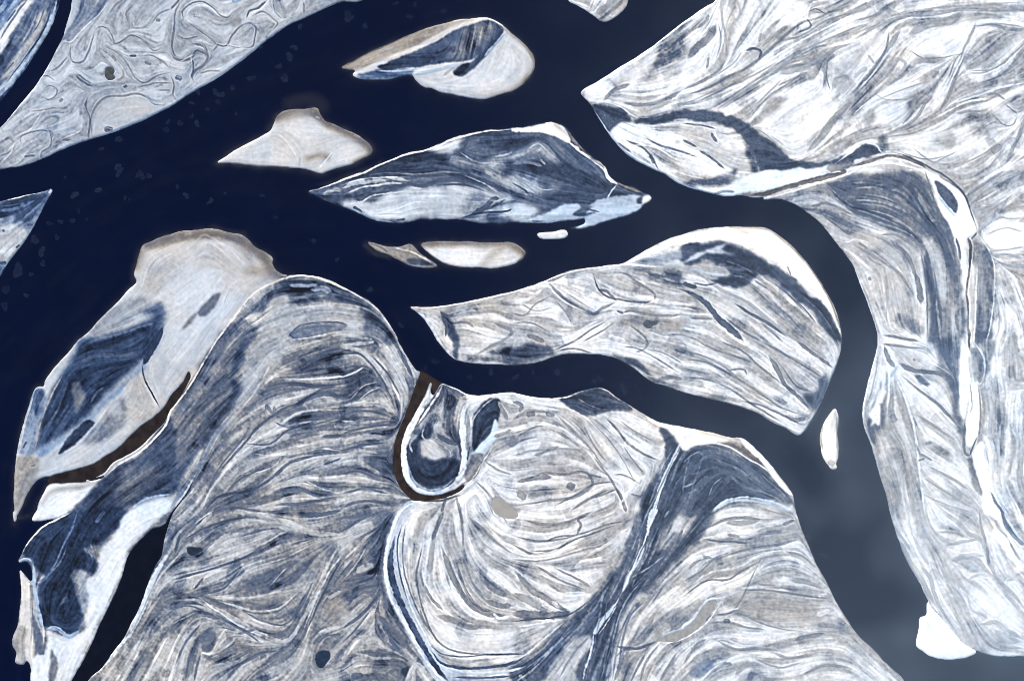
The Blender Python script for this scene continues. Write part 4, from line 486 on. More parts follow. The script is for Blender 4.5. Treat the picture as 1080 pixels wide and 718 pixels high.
# more of the far bank
for s,w,m,b in (("0,0:160,40 140,100 90,190",7,.62,.2),("0,0:190,30 170,90 140,140",6,.3,.3),("0,0:60,300 110,230 150,170",5,.66,.1),("0,0:0,60 30,20",8,.6,.5),("0,0:30,95 70,40",5,.3,.6),("0,0:20,310 60,260",6,.3,.2),("0,0:120,60 100,120",7,.3,.2)):
    L(s,w,m,.7,.03,b)
# more of the upland: pans and their dark hems
for s,w,m in (("5,0:240,215 290,245 360,245 470,225",5,.6),("5,0:150,130 135,210 80,300 20,360",7,.58),("4,0:610,260 605,330 620,380",6,.6),("4,0:430,640 340,560 310,545",4,.66),("5,0:240,430 250,470 200,530",7,.6),("5,0:90,395 140,420 240,415",5,.64),("5,0:500,110 620,110 640,135",5,.6),("5,0:500,300 590,290 690,210",5,.62),
  ("5,0:580,480 640,530 670,525 690,490",6,.6),("5,0:330,690 430,640",6,.64),("5,0:560,400 600,395 640,420",8,.62),("4,0:520,80 540,110 480,140",10,.5),("4,0:600,60 560,40 530,50",5,.5),("4,0:360,320 420,290 520,270",14,.6),("4,0:400,360 470,330 530,300",10,.62),("4,0:500,230 560,200 610,190",8,.58),("4,0:640,330 690,320 700,340",10,.62),
  ("4,0:120,330 210,270 250,220",5,.6),("4,0:60,350 110,320",5,.62),("5,0:400,330 430,250 460,220",6,.6),("5,0:60,230 90,270",10,.7),("5,0:180,240 220,270 200,310",12,.7),("5,0:640,440 690,480",6,.62),("5,0:200,640 300,670 400,655",5,.62),("5,0:430,480 500,470 540,500",16,.64),("5,0:360,300 330,330",14,.6),("5,0:300,260 350,262",12,.6),
  ("5,1:560,90 600,60 640,40",5,.66),("5,1:600,180 640,200 718,200",6,.72),("5,1:520,150 600,150 680,90",5,.68),("5,1:600,500 610,600",10,.78)):
    L(s,w,m,.75,.04,.08)
F("1,0:436,515 468,460 590,448 630,470 718,532;2,0:60,566 132,630 122,662 88,622 40,592 0,575;1,0:650,535 600,500 500,490 462,520", .62,.05,.4,0,4,1.5,('shoal','mud_edge'))
F("2,1:328,304 370,294 480,290 718,297;3,1:30,312 56,345 30,350 0,332;2,1:600,330 400,325 350,325", .62,.05,.4,0,3,1.5,('bar','mud_edge'))

for s,w,m in (("5,1:10,75 80,70 130,80",7,.62),("5,1:0,125 60,125 140,140 200,165",6,.66),("5,1:40,100 120,110 190,140",5,.6),("5,1:90,60 150,60 210,100",9,.52),("5,1:60,165 140,185 220,225",5,.62),("5,1:150,200 220,230 270,275",4,.6),("5,1:250,60 290,120 330,200",8,.5),("5,1:260,20 310,60 345,140",9,.48),("5,1:200,60 250,110 300,190",12,.50),
  ("5,1:280,340 300,420 310,560 310,700",6,.48),("5,1:340,420 350,500 345,600",8,.5),("5,1:390,300 430,380 450,480",7,.48),("5,1:530,340 550,420 550,520",8,.55),("5,1:545,560 550,650",8,.55),("5,1:520,420 530,480",6,.62),("5,1:345,540 360,640 370,718",10,.6),("5,1:430,600 440,680",14,.5)):
    L(s,w,m,.7,.04,.12)
for s,w,m in (("4,1:40,470 100,480 150,470",8,.44),("4,1:180,380 240,400 300,430",7,.42),("4,1:420,500 500,570 560,640",6,.42),("4,1:380,470 450,530 520,600",5,.5),("4,1:300,460 360,500",7,.5),("4,1:200,440 260,450",7,.5),("3,1:500,430 580,440",8,.6),("3,1:620,450 700,470",9,.6),("3,1:560,470 660,500 718,510",9,.62),("4,1:500,520 590,610 640,690",5,.38)):
    L(s,w,m,.7,.04,.12)
for s,w,m in (("3,3:500,180 480,240 440,300",7,.42),("3,3:440,300 400,380 390,460",5,.48),("4,2:60,500 130,490 200,520",7,.42),("4,2:230,500 300,560 360,610",6,.42),("4,2:20,560 70,550 110,530",6,.44),("4,2:200,560 240,600",12,.5),("4,2:60,640 100,600",6,.46),("4,2:300,620 380,650 440,680",6,.5),("3,3:640,150 690,90",10,.5),("4,3:10,120 60,60 90,20",7,.5),("3,3:500,330 560,270 620,210",5,.46),("3,3:430,480 400,580 380,690",6,.5),("3,3:700,120 718,80",10,.5),("4,2:20,640 60,620",8,.5),("3,3:480,380 450,440 430,520",5,.5)):
    L(s,w,m,.7,.03,.15)

F("2,1:540,5 600,0 660,20 718,45 718,110 680,95 640,70 600,55 560,40", .60,.16,.02,.2,2.5,3)
F("3,0:0,650 40,640 80,605 125,600 140,625 170,655 200,690 150,690 110,660 60,690 0,700", .56,.18,.02,.25,2.5,3); F("3,1:0,20 60,10 110,15 100,60 150,75 210,78 150,90 100,90 60,105 30,80 0,60", .60,.16,.02,.3,2.5,3)
F("1,0:470,500 540,495 620,505 700,560 718,600 640,640 560,650 500,620 480,560;2,0:0,590 60,600 40,650 0,660", .88,.04,.04,.05,7,3); F("1,0:300,640 420,570 470,600 520,690 400,690", .86,.04,.05,.03,6,2)
F("1,1:60,420 180,420 280,480 300,520 220,600 120,718 0,718 0,560", .86,.03,.02,.12,8,3); F("1,1:200,440 330,440 420,480 300,550",.80,.04,.1,.05,8,3)
F("2,1:400,330 480,325 560,340 640,380 600,405 500,400 430,378", .93,.03,.03,.05,4,2)

F("1,1:45,668 75,625 110,595 108,612 80,645 60,662",.44,.03,.15,.1,1.4,.8); F("1,1:112,600 140,560 180,525 212,512 205,545 165,598 130,615",.38,.03,.15,.1,1.2,.8)
F("1,1:497,697 540,655 600,642 718,640;2,1:25,650 0,665;1,1:718,668 620,690 540,708", .47,.03,0,.22,.8,.8)
L("1,1:494,700 540,652 600,640 700,637;2,1:25,648",4,.30,.8,0,.2); L("1,1:505,712 560,706 640,692 718,676",5,.74,.7); L("1,1:500,690 520,705",5,.28,.8,0,.3)
L("1,1:225,560 240,520 252,490",4,.7,.6,.2)

F("3,2:575,318 640,345 718,360;4,2:0,357 120,383 215,408 190,422 100,428 50,432 10,450;3,2:700,425 660,378 610,350", .94,.03,.2,0,1.6,1); G("4,2:70,378 150,395 230,420",12,.7,.6,.5,0,3)
for s,w,m,b in (("3,2:690,470 650,560 600,660 570,718;3,3:540,80 490,200",7,.56,.25),("3,2:640,540 600,620 575,690",8,.52,.25),("3,3:600,90 570,180 530,260 500,330",8,.56,.25),("3,3:650,50 610,140 570,230",9,.55,.2),("3,3:560,280 500,350 460,420 430,520 410,640",7,.55,.25),("3,3:480,230 440,320 400,390",7,.52,.25),("3,3:415,300 360,390 300,470 210,560",9,.52,.25),
  ("3,3:330,520 260,600 200,700",9,.56,.2),("3,3:250,500 160,590 70,670",7,.58,.25),("3,3:200,500 130,580 40,650",7,.6,.25),("3,3:120,640 60,690 20,718",10,.62,.25),("3,3:440,440 400,560 360,680",8,.5,.25),("3,3:560,380 500,440 470,520 450,640",9,.5,.2),("3,2:718,470 690,530 670,600",9,.5,.25),("4,2:30,480 10,560 0,640",7,.5,.2),("4,2:90,470 60,560 20,680",7,.48,.2),("4,2:330,560 400,620 450,670",7,.5,.2),("4,2:140,500 220,530 300,590",9,.5,.15)):
    L(s,w,m,.75,.03,b)

G("5,1:540,340 560,430 560,560 545,660",30,.60,.5,.03,.08,4); G("5,1:500,400 512,520 508,660 500,718;5,2:505,20",10,.90,.6,.1,0,2)
# ------------------------------------------------------------------ fields on the image grid
GX0, GY0, GX1, GY1 = (int(round(v * SC)) for v in (-70, -70, 1150, 788))
GW, GH = GX1 - GX0 + 1, GY1 - GY0 + 1
rng = np.random.default_rng(7)
f32 = np.float32
XX, YY = np.meshgrid(np.arange(GX0, GX1 + 1, dtype=f32), np.arange(GY0, GY1 + 1, dtype=f32))

def box1(a, r, axis):
    n = 2 * r + 1
    pad = [(0, 0), (0, 0)]; pad[axis] = (r + 1, r)
    c = np.cumsum(np.pad(a, pad, mode='edge').astype(np.float64), axis=axis)
    hi = np.take(c, range(n, c.shape[axis]), axis); lo = np.take(c, range(0, c.shape[axis] - n), axis)
    return ((hi - lo) / n).astype(f32)

def blur(a, s):
    s = s * SC
    if s < .35:
        return a
    if s < 2.2:
        r = int(math.ceil(s * 2.6)); k = np.exp(-.5 * (np.arange(-r, r + 1) / s) ** 2); k /= k.sum()
        for ax in (0, 1):
            pad = [(0, 0), (0, 0)]; pad[ax] = (r, r)
            p = np.pad(a, pad, mode='edge'); o = np.zeros_like(a)
            for i, w in enumerate(k):
                o += f32(w) * (p[i:i + a.shape[0]] if ax == 0 else p[:, i:i + a.shape[1]])
            a = o
        return a
    r = max(1, int(round(math.sqrt(4 * s * s + 1) / 2 - .5)))
    for _ in range(3):
        a = box1(box1(a, r, 0), r, 1)
    return a

def unit(a):
    return ((a - a.mean()) / a.std()).astype(f32)

def noise(s):
    return unit(blur(rng.standard_normal((GH, GW)).astype(f32), s))

WXA = noise(.8) * .20 + noise(2.2) * .36 + noise(6) * .40; WYA = noise(.8) * .20 + noise(2.2) * .36 + noise(6) * .40
NA = noise(3); NB = noise(9); NC = noise(1.2); ND = noise(28)

def sub(x0, y0, x1, y1):
    i0 = max(0, int(math.floor(x0)) - GX0); i1 = min(GW, int(math.ceil(x1)) - GX0 + 1)
    j0 = max(0, int(math.floor(y0)) - GY0); j1 = min(GH, int(math.ceil(y1)) - GY0 + 1)
    return (slice(j0, j1), slice(i0, i1)) if i1 > i0 and j1 > j0 else None

def inside(poly, X, Y):
    r = np.zeros(X.shape, bool); n = len(poly)
    for i in range(n):
        xa, ya = poly[i]; xb, yb = poly[(i + 1) % n]
        if ya == yb:
            continue
        c = (ya > Y) != (yb > Y)
        r ^= c & (X < (xb - xa) * (Y - ya) / (yb - ya) + xa)
    return r

def line_dist(pts, X, Y, D=None, T=None):
    D = np.full(X.shape, 1e9, f32) if D is None else D
    n = len(pts) - 1
    for i in range(n):
        ax, ay = pts[i]; bx, by = pts[i + 1]; dx, dy = bx - ax, by - ay; q = dx * dx + dy * dy + 1e-9
        t = np.clip(((X - ax) * dx + (Y - ay) * dy) / q, 0, 1)
        d = (X - ax - t * dx) ** 2 + (Y - ay - t * dy) ** 2
        if T is not None:
            m = d < D; T[m] = ((i + t) / n)[m]
        np.minimum(D, d, out=D)
    return D

# land mask, shore distance, owner of every cell
OWN = list(LAND)
RIM = {k: smooth(v, True, 4) for k, v in LAND.items()}
CUTS = {k: smooth(v, True, 4) for k, v in CUT.items()}
def jit(X, Y, sl, a):
    return X + a * SC * WXA[sl], Y + a * SC * WYA[sl]
FULL = (slice(0, GH), slice(0, GW))
owner = np.full((GH, GW), -1, np.int16)
for k, nm in enumerate(OWN):
    p = RIM[nm]; sl = sub(p[:, 0].min() - 4, p[:, 1].min() - 4, p[:, 0].max() + 4, p[:, 1].max() + 4)
    X, Y = jit(XX[sl], YY[sl], sl, .35)
    m = inside(p, X, Y); owner[sl][m] = k
land = blur((owner >= 0).astype(f32), 1.0) > .5     # closes hairline gaps between neighbours
CUTID = {}
cutmask = np.zeros((GH, GW), bool)
for nm, p in CUTS.items():
    sl = sub(p[:, 0].min() - 4, p[:, 1].min() - 4, p[:, 0].max() + 4, p[:, 1].max() + 4)
    X, Y = jit(XX[sl], YY[sl], sl, .35)
    m = inside(p, X, Y); cutmask[sl] |= m
land &= ~cutmask
D2 = np.full((GH, GW), 600., f32)
for p in list(RIM.values()) + list(CUTS.values()):
    q = np.vstack([p, p[:1]])
    for i in range(0, len(q) - 1, 6):
        s = q[i:i + 7]
        sl = sub(s[:, 0].min() - 24, s[:, 1].min() - 24, s[:, 0].max() + 24, s[:, 1].max() + 24)
        if sl is None:
            continue
        X, Y = jit(XX[sl], YY[sl], sl, .35)
        D2[sl] = line_dist(s, X, Y, D2[sl].copy())
dist = np.sqrt(D2) / SC
# outline stretches between two joined lands are not shores: measure to the real mask there
near_water = blur((~land).astype(f32), 2.0) > .004
near_land = blur(land.astype(f32), 2.0) > .004
sd = np.where(land, np.where(near_water, dist, 20.), np.where(near_land, -dist, -20.)).astype(f32)
soft = (blur(land.astype(f32), 1.0) - .5) * 5.0
sd = np.where(np.abs(soft) < 2.4, np.where(np.abs(sd) < 2.6, .6 * sd + .4 * soft, soft), sd)
# spread ownership into the shallows
ow = owner.copy()
for _ in range(7):
    for ax, s in ((0, 1), (0, -1), (1, 1), (1, -1)):
        r = np.roll(ow, s, ax); m = (ow < 0) & (r >= 0); ow[m] = r[m]

# paint cover: snow brightness m, streak gain g, earth t, ice b, cell lines c
m_ = np.full((GH, GW), .5, f32); g_ = np.full((GH, GW), .1, f32); t_ = np.zeros((GH, GW), f32); b_ = np.zeros((GH, GW), f32); c_ = np.zeros((GH, GW), f32)
for k, nm in enumerate(OWN):
    s = ow == k
    m_[s], g_[s], t_[s], b_[s], c_[s] = BASE[nm]
part = np.full((GH, GW), -1, np.int16); PARTS = []
for poly, m, g, t, b, fe, w, pt in FILLS:
    q = smooth(poly, True, 3); pad = 12 + 4 * fe
    sl = sub(q[:, 0].min() - pad, q[:, 1].min() - pad, q[:, 0].max() + pad, q[:, 1].max() + pad)
    if sl is None:
        continue
    X, Y = jit(XX[sl], YY[sl], sl, w * .8)
    k = inside(q, X, Y)
    a = blur(k.astype(f32), fe * .9)
    m_[sl] += a * (m - m_[sl]); t_[sl] += a * (t - t_[sl]); b_[sl] += a * (b - b_[sl]); c_[sl] *= 1 - a
    if g is not None:
        g_[sl] += a * (g * (.62 if m < .28 else 1) - g_[sl])
    if pt:
        o = OWN.index(pt[0]); PARTS.append(pt); part[sl][k & (ow[sl] == o)] = len(PARTS) - 1

# flow of the scroll bars from every traced line
def samples():
    out = []
    def add(p, wt, step):
        for i in range(len(p) - 1):
            d = p[i + 1] - p[i]; ln = float(np.hypot(*d))
            if ln < 1e-3:
                continue
            n = max(1, int(ln / step)); th = 2 * math.atan2(d[1], d[0])
            for j in range(n):
                q = p[i] + d * ((j + .5) / n); out.append((q[0], q[1], math.cos(th), math.sin(th), wt * ln / n))
    for pts, w, m, al, t, b, fl, *_ in STROKES:
        if fl:
            add(smooth(pts, False, 3), 1., 4)
    for pts in FLOW:
        add(smooth(pts, False, 3), 3., 4)
    for p in RIM.values():
        add(np.vstack([p, p[:1]]), .35, 6)
    return np.array(out, f32)
SM = samples()
CS = 6
cx = np.arange(GX0, GX1 + CS, CS, dtype=f32); cy = np.arange(GY0, GY1 + CS, CS, dtype=f32)
CXX, CYY = np.meshgrid(cx, cy); A = np.zeros(CXX.shape, f32); B = np.zeros(CXX.shape, f32)
for i in range(0, len(SM), 64):
    s = SM[i:i + 64]
    wgt = s[:, 4] / (((CXX[..., None] - s[:, 0]) ** 2 + (CYY[..., None] - s[:, 1]) ** 2 + 30.) ** 1.35)
    A += wgt @ s[:, 2]; B += wgt @ s[:, 3]
def upsample(a):
    fx = (XX[0] - GX0) / CS; fy = (YY[:, 0] - GY0) / CS
    ix = np.minimum(fx.astype(int), a.shape[1] - 2); iy = np.minimum(fy.astype(int), a.shape[0] - 2)
    tx = (fx - ix)[None, :]; ty = (fy - iy)[:, None]
    return (a[iy][:, ix] * (1 - tx) + a[iy][:, ix + 1] * tx) * (1 - ty) + (a[iy + 1][:, ix] * (1 - tx) + a[iy + 1][:, ix + 1] * tx) * ty
nrm = np.sqrt(A * A + B * B) + 1e-20; A /= nrm; B /= nrm
th = .5 * np.arctan2(upsample(B), upsample(A)) + .06 * NB + .07 * ND
VX = np.cos(th).astype(f32); VY = np.sin(th).astype(f32)

def lic(layers):
    """smear each noise layer along the flow; layers = [(noise, reach)]"""
    acc = [n.copy() for n, _ in layers]; tot = [np.ones(1, f32) for _ in layers]
    layers = [(n, int(r * SC)) for n, r in layers]; R = max(r for _, r in layers)
    for sgn in (1, -1):
        px, py = XX - GX0, YY - GY0
        dx, dy = VX * sgn, VY * sgn
        for k in range(1, R + 1):
            px = px + dx; py = py + dy
            ix = np.clip(np.rint(px), 0, GW - 1).astype(np.int32); iy = np.clip(np.rint(py), 0, GH - 1).astype(np.int32)
            ii = iy * GW + ix
            for j, (n, r) in enumerate(layers):
                if k <= r:
                    w = f32(.5 + .5 * math.cos(math.pi * k / (r + 1))); acc[j] += w * n.ravel()[ii]; tot[j] = tot[j] + w
            nx, ny = VX.ravel()[ii], VY.ravel()[ii]
            f = np.where(nx * dx + ny * dy < 0, f32(-1), f32(1)); dx, dy = nx * f, ny * f
    return [unit(a / t) for a, t in zip(acc, tot)]
L1, L2, L3 = lic([(noise(.6), 14), (noise(1.05), 40), (noise(2.4), 46)])
NE = noise(.7); NF = noise(5)
band = np.tanh(2.1 * L3 + .40 * NA + .15 * NC)
lace = np.clip(1.4 * (L2 - .80), 0, 1.05) * (.75 + .45 * np.clip(NF, -1.4, 1.4))      # thin dark swales
crest = np.clip(1.5 * (-L2 - .95), 0, 1.4) * (.7 + .4 * np.clip(-NF, -1.4, 1.4))     # thin bright ridges
streak = .66 * band - .95 * lace + .80 * crest + .10 * L1 + .06 * NE
cell = unit(.8 * L3 + .6 * NB + .25 * L2)
hair = blur(np.exp(-(cell / .12) ** 2) * (.55 + .45 * np.clip(NA + .3, 0, 1)) + .5 * np.exp(-(unit(L2 + .8 * NA) / .12) ** 2), .6)
patch = np.clip(.5 + .9 * cell, 0, 1) - .5
mottle = np.clip(1.0 * NA + .35 * NC + .9 * NF - 1.05, 0, 1.2)
s_ = m_ + g_ * streak * .72 + (g_ * .30) * patch - g_ * .70 * mottle - c_ * hair * .8
t_ = t_ + .05 * np.clip(NB, -1.5, 1.5) * (s_ > .4); b_ = b_ + .05 * np.clip(ND, -1.5, 1.5)
groove = np.zeros((GH, GW), f32)
for pts, w, m, al, t, b, fl, *ft in STROKES:
    q = smooth(pts, False, 4) if len(pts) > 2 else pts
    pad = w * .5 + 7 + (ft[0] if ft else 0)
    sl = sub(q[:, 0].min() - pad, q[:, 1].min() - pad, q[:, 0].max() + pad, q[:, 1].max() + pad)
    if sl is None or al <= 0:
        continue
    X, Y = jit(XX[sl], YY[sl], sl, .18 + min(.4, .05 * w))
    T = np.zeros(X.shape, f32)
    d = np.sqrt(line_dist(q, X, Y, None, T))
    taper = np.clip(np.minimum(T, 1 - T) * 4.5 + .22, 0, 1) if fl and w < 9 * SC else 1.
    hw = np.maximum(.5, w * .5 * (1 + .12 * np.clip(NB[sl], -1.5, 1.5) + .10 * np.clip(NC[sl], -1.5, 1.5)) * taper)
    fe = ft[0] if ft else .45 + .07 * w
    a = np.clip((hw + fe - d) / (2 * fe), 0, 1); a = a * a * (3 - 2 * a)
    a *= min(1., al * 1.3) * np.clip(.92 + .13 * NA[sl] + .10 * NC[sl] + .08 * L1[sl], .35, 1.0)
    if fl and w < 9 * SC:
        a *= np.clip(np.minimum(T, 1 - T) * 9 + .25, 0, 1)
    tex = s_[sl] - m_[sl]
    s_[sl] += a * (m + .26 * tex - s_[sl]); t_[sl] += a * (t - t_[sl]); b_[sl] += a * (b - b_[sl])
    if fl:
        groove[sl] += a * np.sign(m - .55 if m != .55 else 1) * min(1., w / 3.5)
s_ = s_ + .016 * NC + .012 * L1 + (.010 * NE + .012 * NC) * np.clip(1 - np.abs(s_ - .52) / .26, 0, 1)
for nm, k in (('far_bank', .95), ('north_bank', .80), ('spit', .92), ('lens', .84), ('shoal', .76), ('leaf', .95), ('west', .80), ('delta', .92), ('sliver', .8), ('bar', .86)):  # left-hand lands: dimmer light there painted into the snow brightness
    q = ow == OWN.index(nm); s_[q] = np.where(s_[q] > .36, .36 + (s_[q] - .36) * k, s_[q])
for nm, pv, k in (('upland', .86, 1.25), ('east', .88, 1.12), ('south', .78, 1.16), ('central', .76, 1.16), ('delta', .57, 1.18)):
    q = ow == OWN.index(nm); s_[q] = pv + {'upland': -.015, 'delta': .005, 'south': -.03, 'central': -.015, 'east': -.015}.get(nm, 0) + (s_[q] - pv) * np.where(s_[q] < .4, 1.0 + (k - 1) * .3, k)
sharp = s_ - blur(np.where(sd > .5, s_, blur(s_, 1.5)), 1.1)
s_ = s_ + np.clip(sharp, -.22, .22) * .95
s_ = np.where(s_ > .88, .88 + .13 * np.tanh((s_ - .88) / .13), s_)
s_ = np.clip(s_, .06, 1.02); tint = np.clip(unit(.7 * blur(L2, .8) + .8 * NF), -1.6, 1.6)
b_ = b_ + .085 * np.clip(tint, 0, 2) * (s_ > .3); t_ = t_ + 0.08 * np.clip(-tint - .2, 0, 2) * (s_ > .38) * (1 - np.clip(b_ * 2, 0, 1))
t_ = np.clip(t_, 0, 1); b_ = np.clip(b_, 0, 1)
pond = np.zeros((GH, GW), f32)
for nm, q in PONDS:
    sl = sub(q[:, 0].min() - 8, q[:, 1].min() - 8, q[:, 0].max() + 8, q[:, 1].max() + 8)
    pond[sl] = np.maximum(pond[sl], blur(inside(q, *jit(XX[sl], YY[sl], sl, .4)).astype(f32), .7))
# heights in cells: banks fall under the water, grooves cut the plain, streaks ripple it
bank = np.where(sd > 0, 1.05 * (1 - np.exp(-np.maximum(sd, 0) / 1.3)), .55 * np.maximum(sd, -4))
relief = np.clip(sd / 4, 0, 1) * (.40 * blur(groove, .55) - .14 * blur(groove, 2.6) + .12 * blur(streak, .6) * np.clip(g_ / .2, 0, 1.2) + .10 * NB)
hgt = (bank + relief).astype(f32)
hgt = np.where(sd > .3, np.maximum(hgt, .12), hgt)
hgt = np.where(pond > .02, np.minimum(hgt, 1.1 - .9 * np.clip(pond * 1.6, 0, 1)), hgt).astype(f32)
MIST, SKY, SUN, EXPO, DENOISE = .115, .10, 3.6, .84, True
# ------------------------------------------------------------------ scene
import bpy
CELL = 10.0                                   # metres per image pixel
def wx(x): return (x / SC - 540.0) * CELL
def wy(y): return (359.0 - y / SC) * CELL
scene = bpy.context.scene
col = scene.collection

def material(name):
    m = bpy.data.materials.new(name); m.use_nodes = True
    nt = m.node_tree
    return m, nt, nt.nodes['Principled BSDF'], nt.nodes['Material Output']
def node(nt, kind, **kw):
    n = nt.nodes.new(kind)
    for k, v in kw.items():
        if hasattr(n, k):
            setattr(n, k, v)
        else:
            n.inputs[k].default_value = v
    return n
def lin(s):
    return s / 12.92 if s <= .04045 else ((s + .055) / 1.055) ** 2.4
def ramp(nt, hue):
    r = nt.nodes.new('ShaderNodeValToRGB'); e = r.color_ramp.elements
    st = [0, .1, .2, .3, .4, .5, .6, .7, .8, .9, 1.0]
    while len(e) < len(st):
        e.new(.5)
    for i, v in enumerate(st):
        h = hue(v); e[i].position = v
        e[i].color = tuple(min(.92, .90 * lin(min(1.0, max(0, v * c)))) for c in h) + (1,)
    return r
def mixc(nt, f, a, b, mode='MIX'):
    n = nt.nodes.new('ShaderNodeMix'); n.data_type = 'RGBA'; n.blend_type = mode
    if hasattr(f, 'links'):
        nt.links.new(f, n.inputs[0])
    else:
        n.inputs[0].default_value = f
    for s, k in ((a, 6), (b, 7)):
        if hasattr(s, 'links'):
            nt.links.new(s, n.inputs[k])
        else:
            n.inputs[k].default_value = s
    return n.outputs[2]

def cover_material(name, earth=0., ice=0., dark=0.):
    """snow over frozen willow ground: how bright the snow is (left-hand lands dimmed for weaker light), how much silt and how much bare ice show"""
    m, nt, bsdf, out = material(name)
    at = {k: node(nt, 'ShaderNodeAttribute', attribute_name=k) for k in ('snow', 'earth', 'ice')}
    tc = nt.nodes.new('ShaderNodeTexCoord')
    gr = node(nt, 'ShaderNodeTexNoise', Scale=.11, Detail=4.0, Roughness=.65)
    nt.links.new(tc.outputs['Object'], gr.inputs['Vector'])
    mr = node(nt, 'ShaderNodeMapRange'); nt.links.new(gr.outputs[0], mr.inputs[0])
    mr.inputs[1].default_value = .25; mr.inputs[2].default_value = .75; mr.inputs[3].default_value = -.035; mr.inputs[4].default_value = .035
    ad = node(nt, 'ShaderNodeMath', operation='ADD'); nt.links.new(at['snow'].outputs['Fac'], ad.inputs[0]); nt.links.new(mr.outputs[0], ad.inputs[1])
    def base(v):
        k = min(1, max(0, (v - .2) / .30)); return [a + (b - a) * k for a, b in zip((.80, .98, 1.31), (.998, 1.0, 1.0))]
    r0 = ramp(nt, base); r1 = ramp(nt, lambda v: (1.13, 1.0, .83)); r2 = ramp(nt, lambda v: [a + (b - a) * min(1, max(0, (v - .15) / .5)) for a, b in zip((.50, .94, 1.62), (.845, .99, 1.13))])
    for r in (r0, r1, r2):
        nt.links.new(ad.outputs[0], r.inputs[0])
    c = mixc(nt, at['earth'].outputs['Fac'], r0.outputs[0], r1.outputs[0])
    c = mixc(nt, at['ice'].outputs['Fac'], c, r2.outputs[0])
    nt.links.new(c, bsdf.inputs['Base Color'])
    bsdf.inputs['Roughness'].default_value = .9; bsdf.inputs['Specular IOR Level'].default_value = .12
    return m
M_LAND = cover_material('snow_over_willow_ground')

def tag(o, label=None, cat=None, group=None, kind=None):
    for k, v in (('label', label), ('category', cat), ('group', group), ('kind', kind)):
        if v:
            o[k] = v
    return o

def mesh_obj(name, co, quads, mat, parent=None, attrs=None, origin=(0, 0, 0), smooth_shade=True):
    me = bpy.data.meshes.new(name); co = np.asarray(co, f32) - np.asarray(origin, f32)
    me.vertices.add(len(co)); me.vertices.foreach_set('co', co.ravel())
    n = quads.shape[1]
    me.loops.add(quads.size); me.polygons.add(len(quads))
    me.loops.foreach_set('vertex_index', quads.ravel().astype(np.int32))
    me.polygons.foreach_set('loop_start', np.arange(0, quads.size, n, dtype=np.int32))
    me.polygons.foreach_set('use_smooth', np.full(len(quads), smooth_shade, bool))
    for k, v in (attrs or {}).items():
        a = me.attributes.new(k, 'FLOAT', 'POINT'); a.data.foreach_set('value', np.asarray(v, f32))
    me.update(calc_edges=True); me.validate()
    me.materials.append(mat)
    o = bpy.data.objects.new(name, me); col.objects.link(o)
    o.location = origin
    if parent is not None:
        o.parent = parent; o.location = (0, 0, 0)
    return o

# land: faces of the image grid, shared out to their owners and parts
ZZ = hgt * CELL
VCO = np.stack([wx(XX), wy(YY), ZZ], -1).reshape(-1, 3)
def corner(a, f):
    return f(f(a[:-1, :-1], a[1:, :-1]), f(a[:-1, 1:], a[1:, 1:]))
keep = corner(sd, np.maximum) > -2.6
fo = ow[:-1, :-1].copy()
for a in (ow[1:, :-1], ow[:-1, 1:], ow[1:, 1:]):
    fo = np.where(fo < 0, a, fo)
fp = part[:-1, :-1]
I = np.arange(GH * GW, dtype=np.int64).reshape(GH, GW)
QUAD = np.stack([I[:-1, :-1], I[1:, :-1], I[1:, 1:], I[:-1, 1:]], -1)
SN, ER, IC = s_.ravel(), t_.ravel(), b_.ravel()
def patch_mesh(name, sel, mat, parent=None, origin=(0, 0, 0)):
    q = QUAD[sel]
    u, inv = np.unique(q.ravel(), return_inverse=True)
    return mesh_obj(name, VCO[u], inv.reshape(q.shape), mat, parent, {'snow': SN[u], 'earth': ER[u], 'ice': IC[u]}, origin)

ABOUT = {
 'far_bank': ('floodplain', None, None, None), 'north_bank': ('floodplain', None, None, None), 'delta': ('floodplain', None, None, None),
 'south': ('floodplain', None, None, None), 'upland': ('floodplain', None, None, None), 'east': ('floodplain', None, None, None),
 'spit': ('river_island', 'pointed snowy island tip with dark scrub on top, cut off by the left edge', 'island', 'river islands'),
 'head': ('river_island', 'small wrinkled grey and white islet cut off by the top photo edge', 'island', 'river islands'),
 'lens': ('river_island', 'white island with a brown mud edge and a long dark blue scrub wedge', 'island', 'river islands'),
 'leaf': ('river_island', 'large leaf shaped slate island with white sand rim and icy blue lower shore', 'island', 'river islands'),
 'west': ('river_island', 'long white island with round tan sandy head and dark blue marsh inside', 'island', 'river islands'),
 'central': ('river_island', 'broad streaky grey island between two river arms with crescent beach on its right', 'island', 'river islands'),
 'shoal': ('sandbar', 'bare beige sandbar with brown upper edge and pointed left end in dark river', 'sandbar', 'bare sandbars'),
 'sliver': ('sandbar', 'thin pointed tan sandbar with a dark streak, beside the smooth oval bar', 'sandbar', 'bare sandbars'),
 'bar': ('sandbar', 'smooth oval white sandbar with a tan upper edge below the leaf shaped island', 'sandbar', 'bare sandbars'),
 'crumb': ('sandbar', 'tiny white sandbar tucked under the lower edge of the leaf shaped island', 'sandbar', 'bare sandbars'),
 'blade': ('sandbar', 'upright bright white blade shaped bar alone in the right river arm', 'sandbar', 'bare sandbars'),
 'floe': ('snow_sheet', 'brilliant white sheet of snowy ice frozen to lower tip of the right bank', 'shore ice', None)}
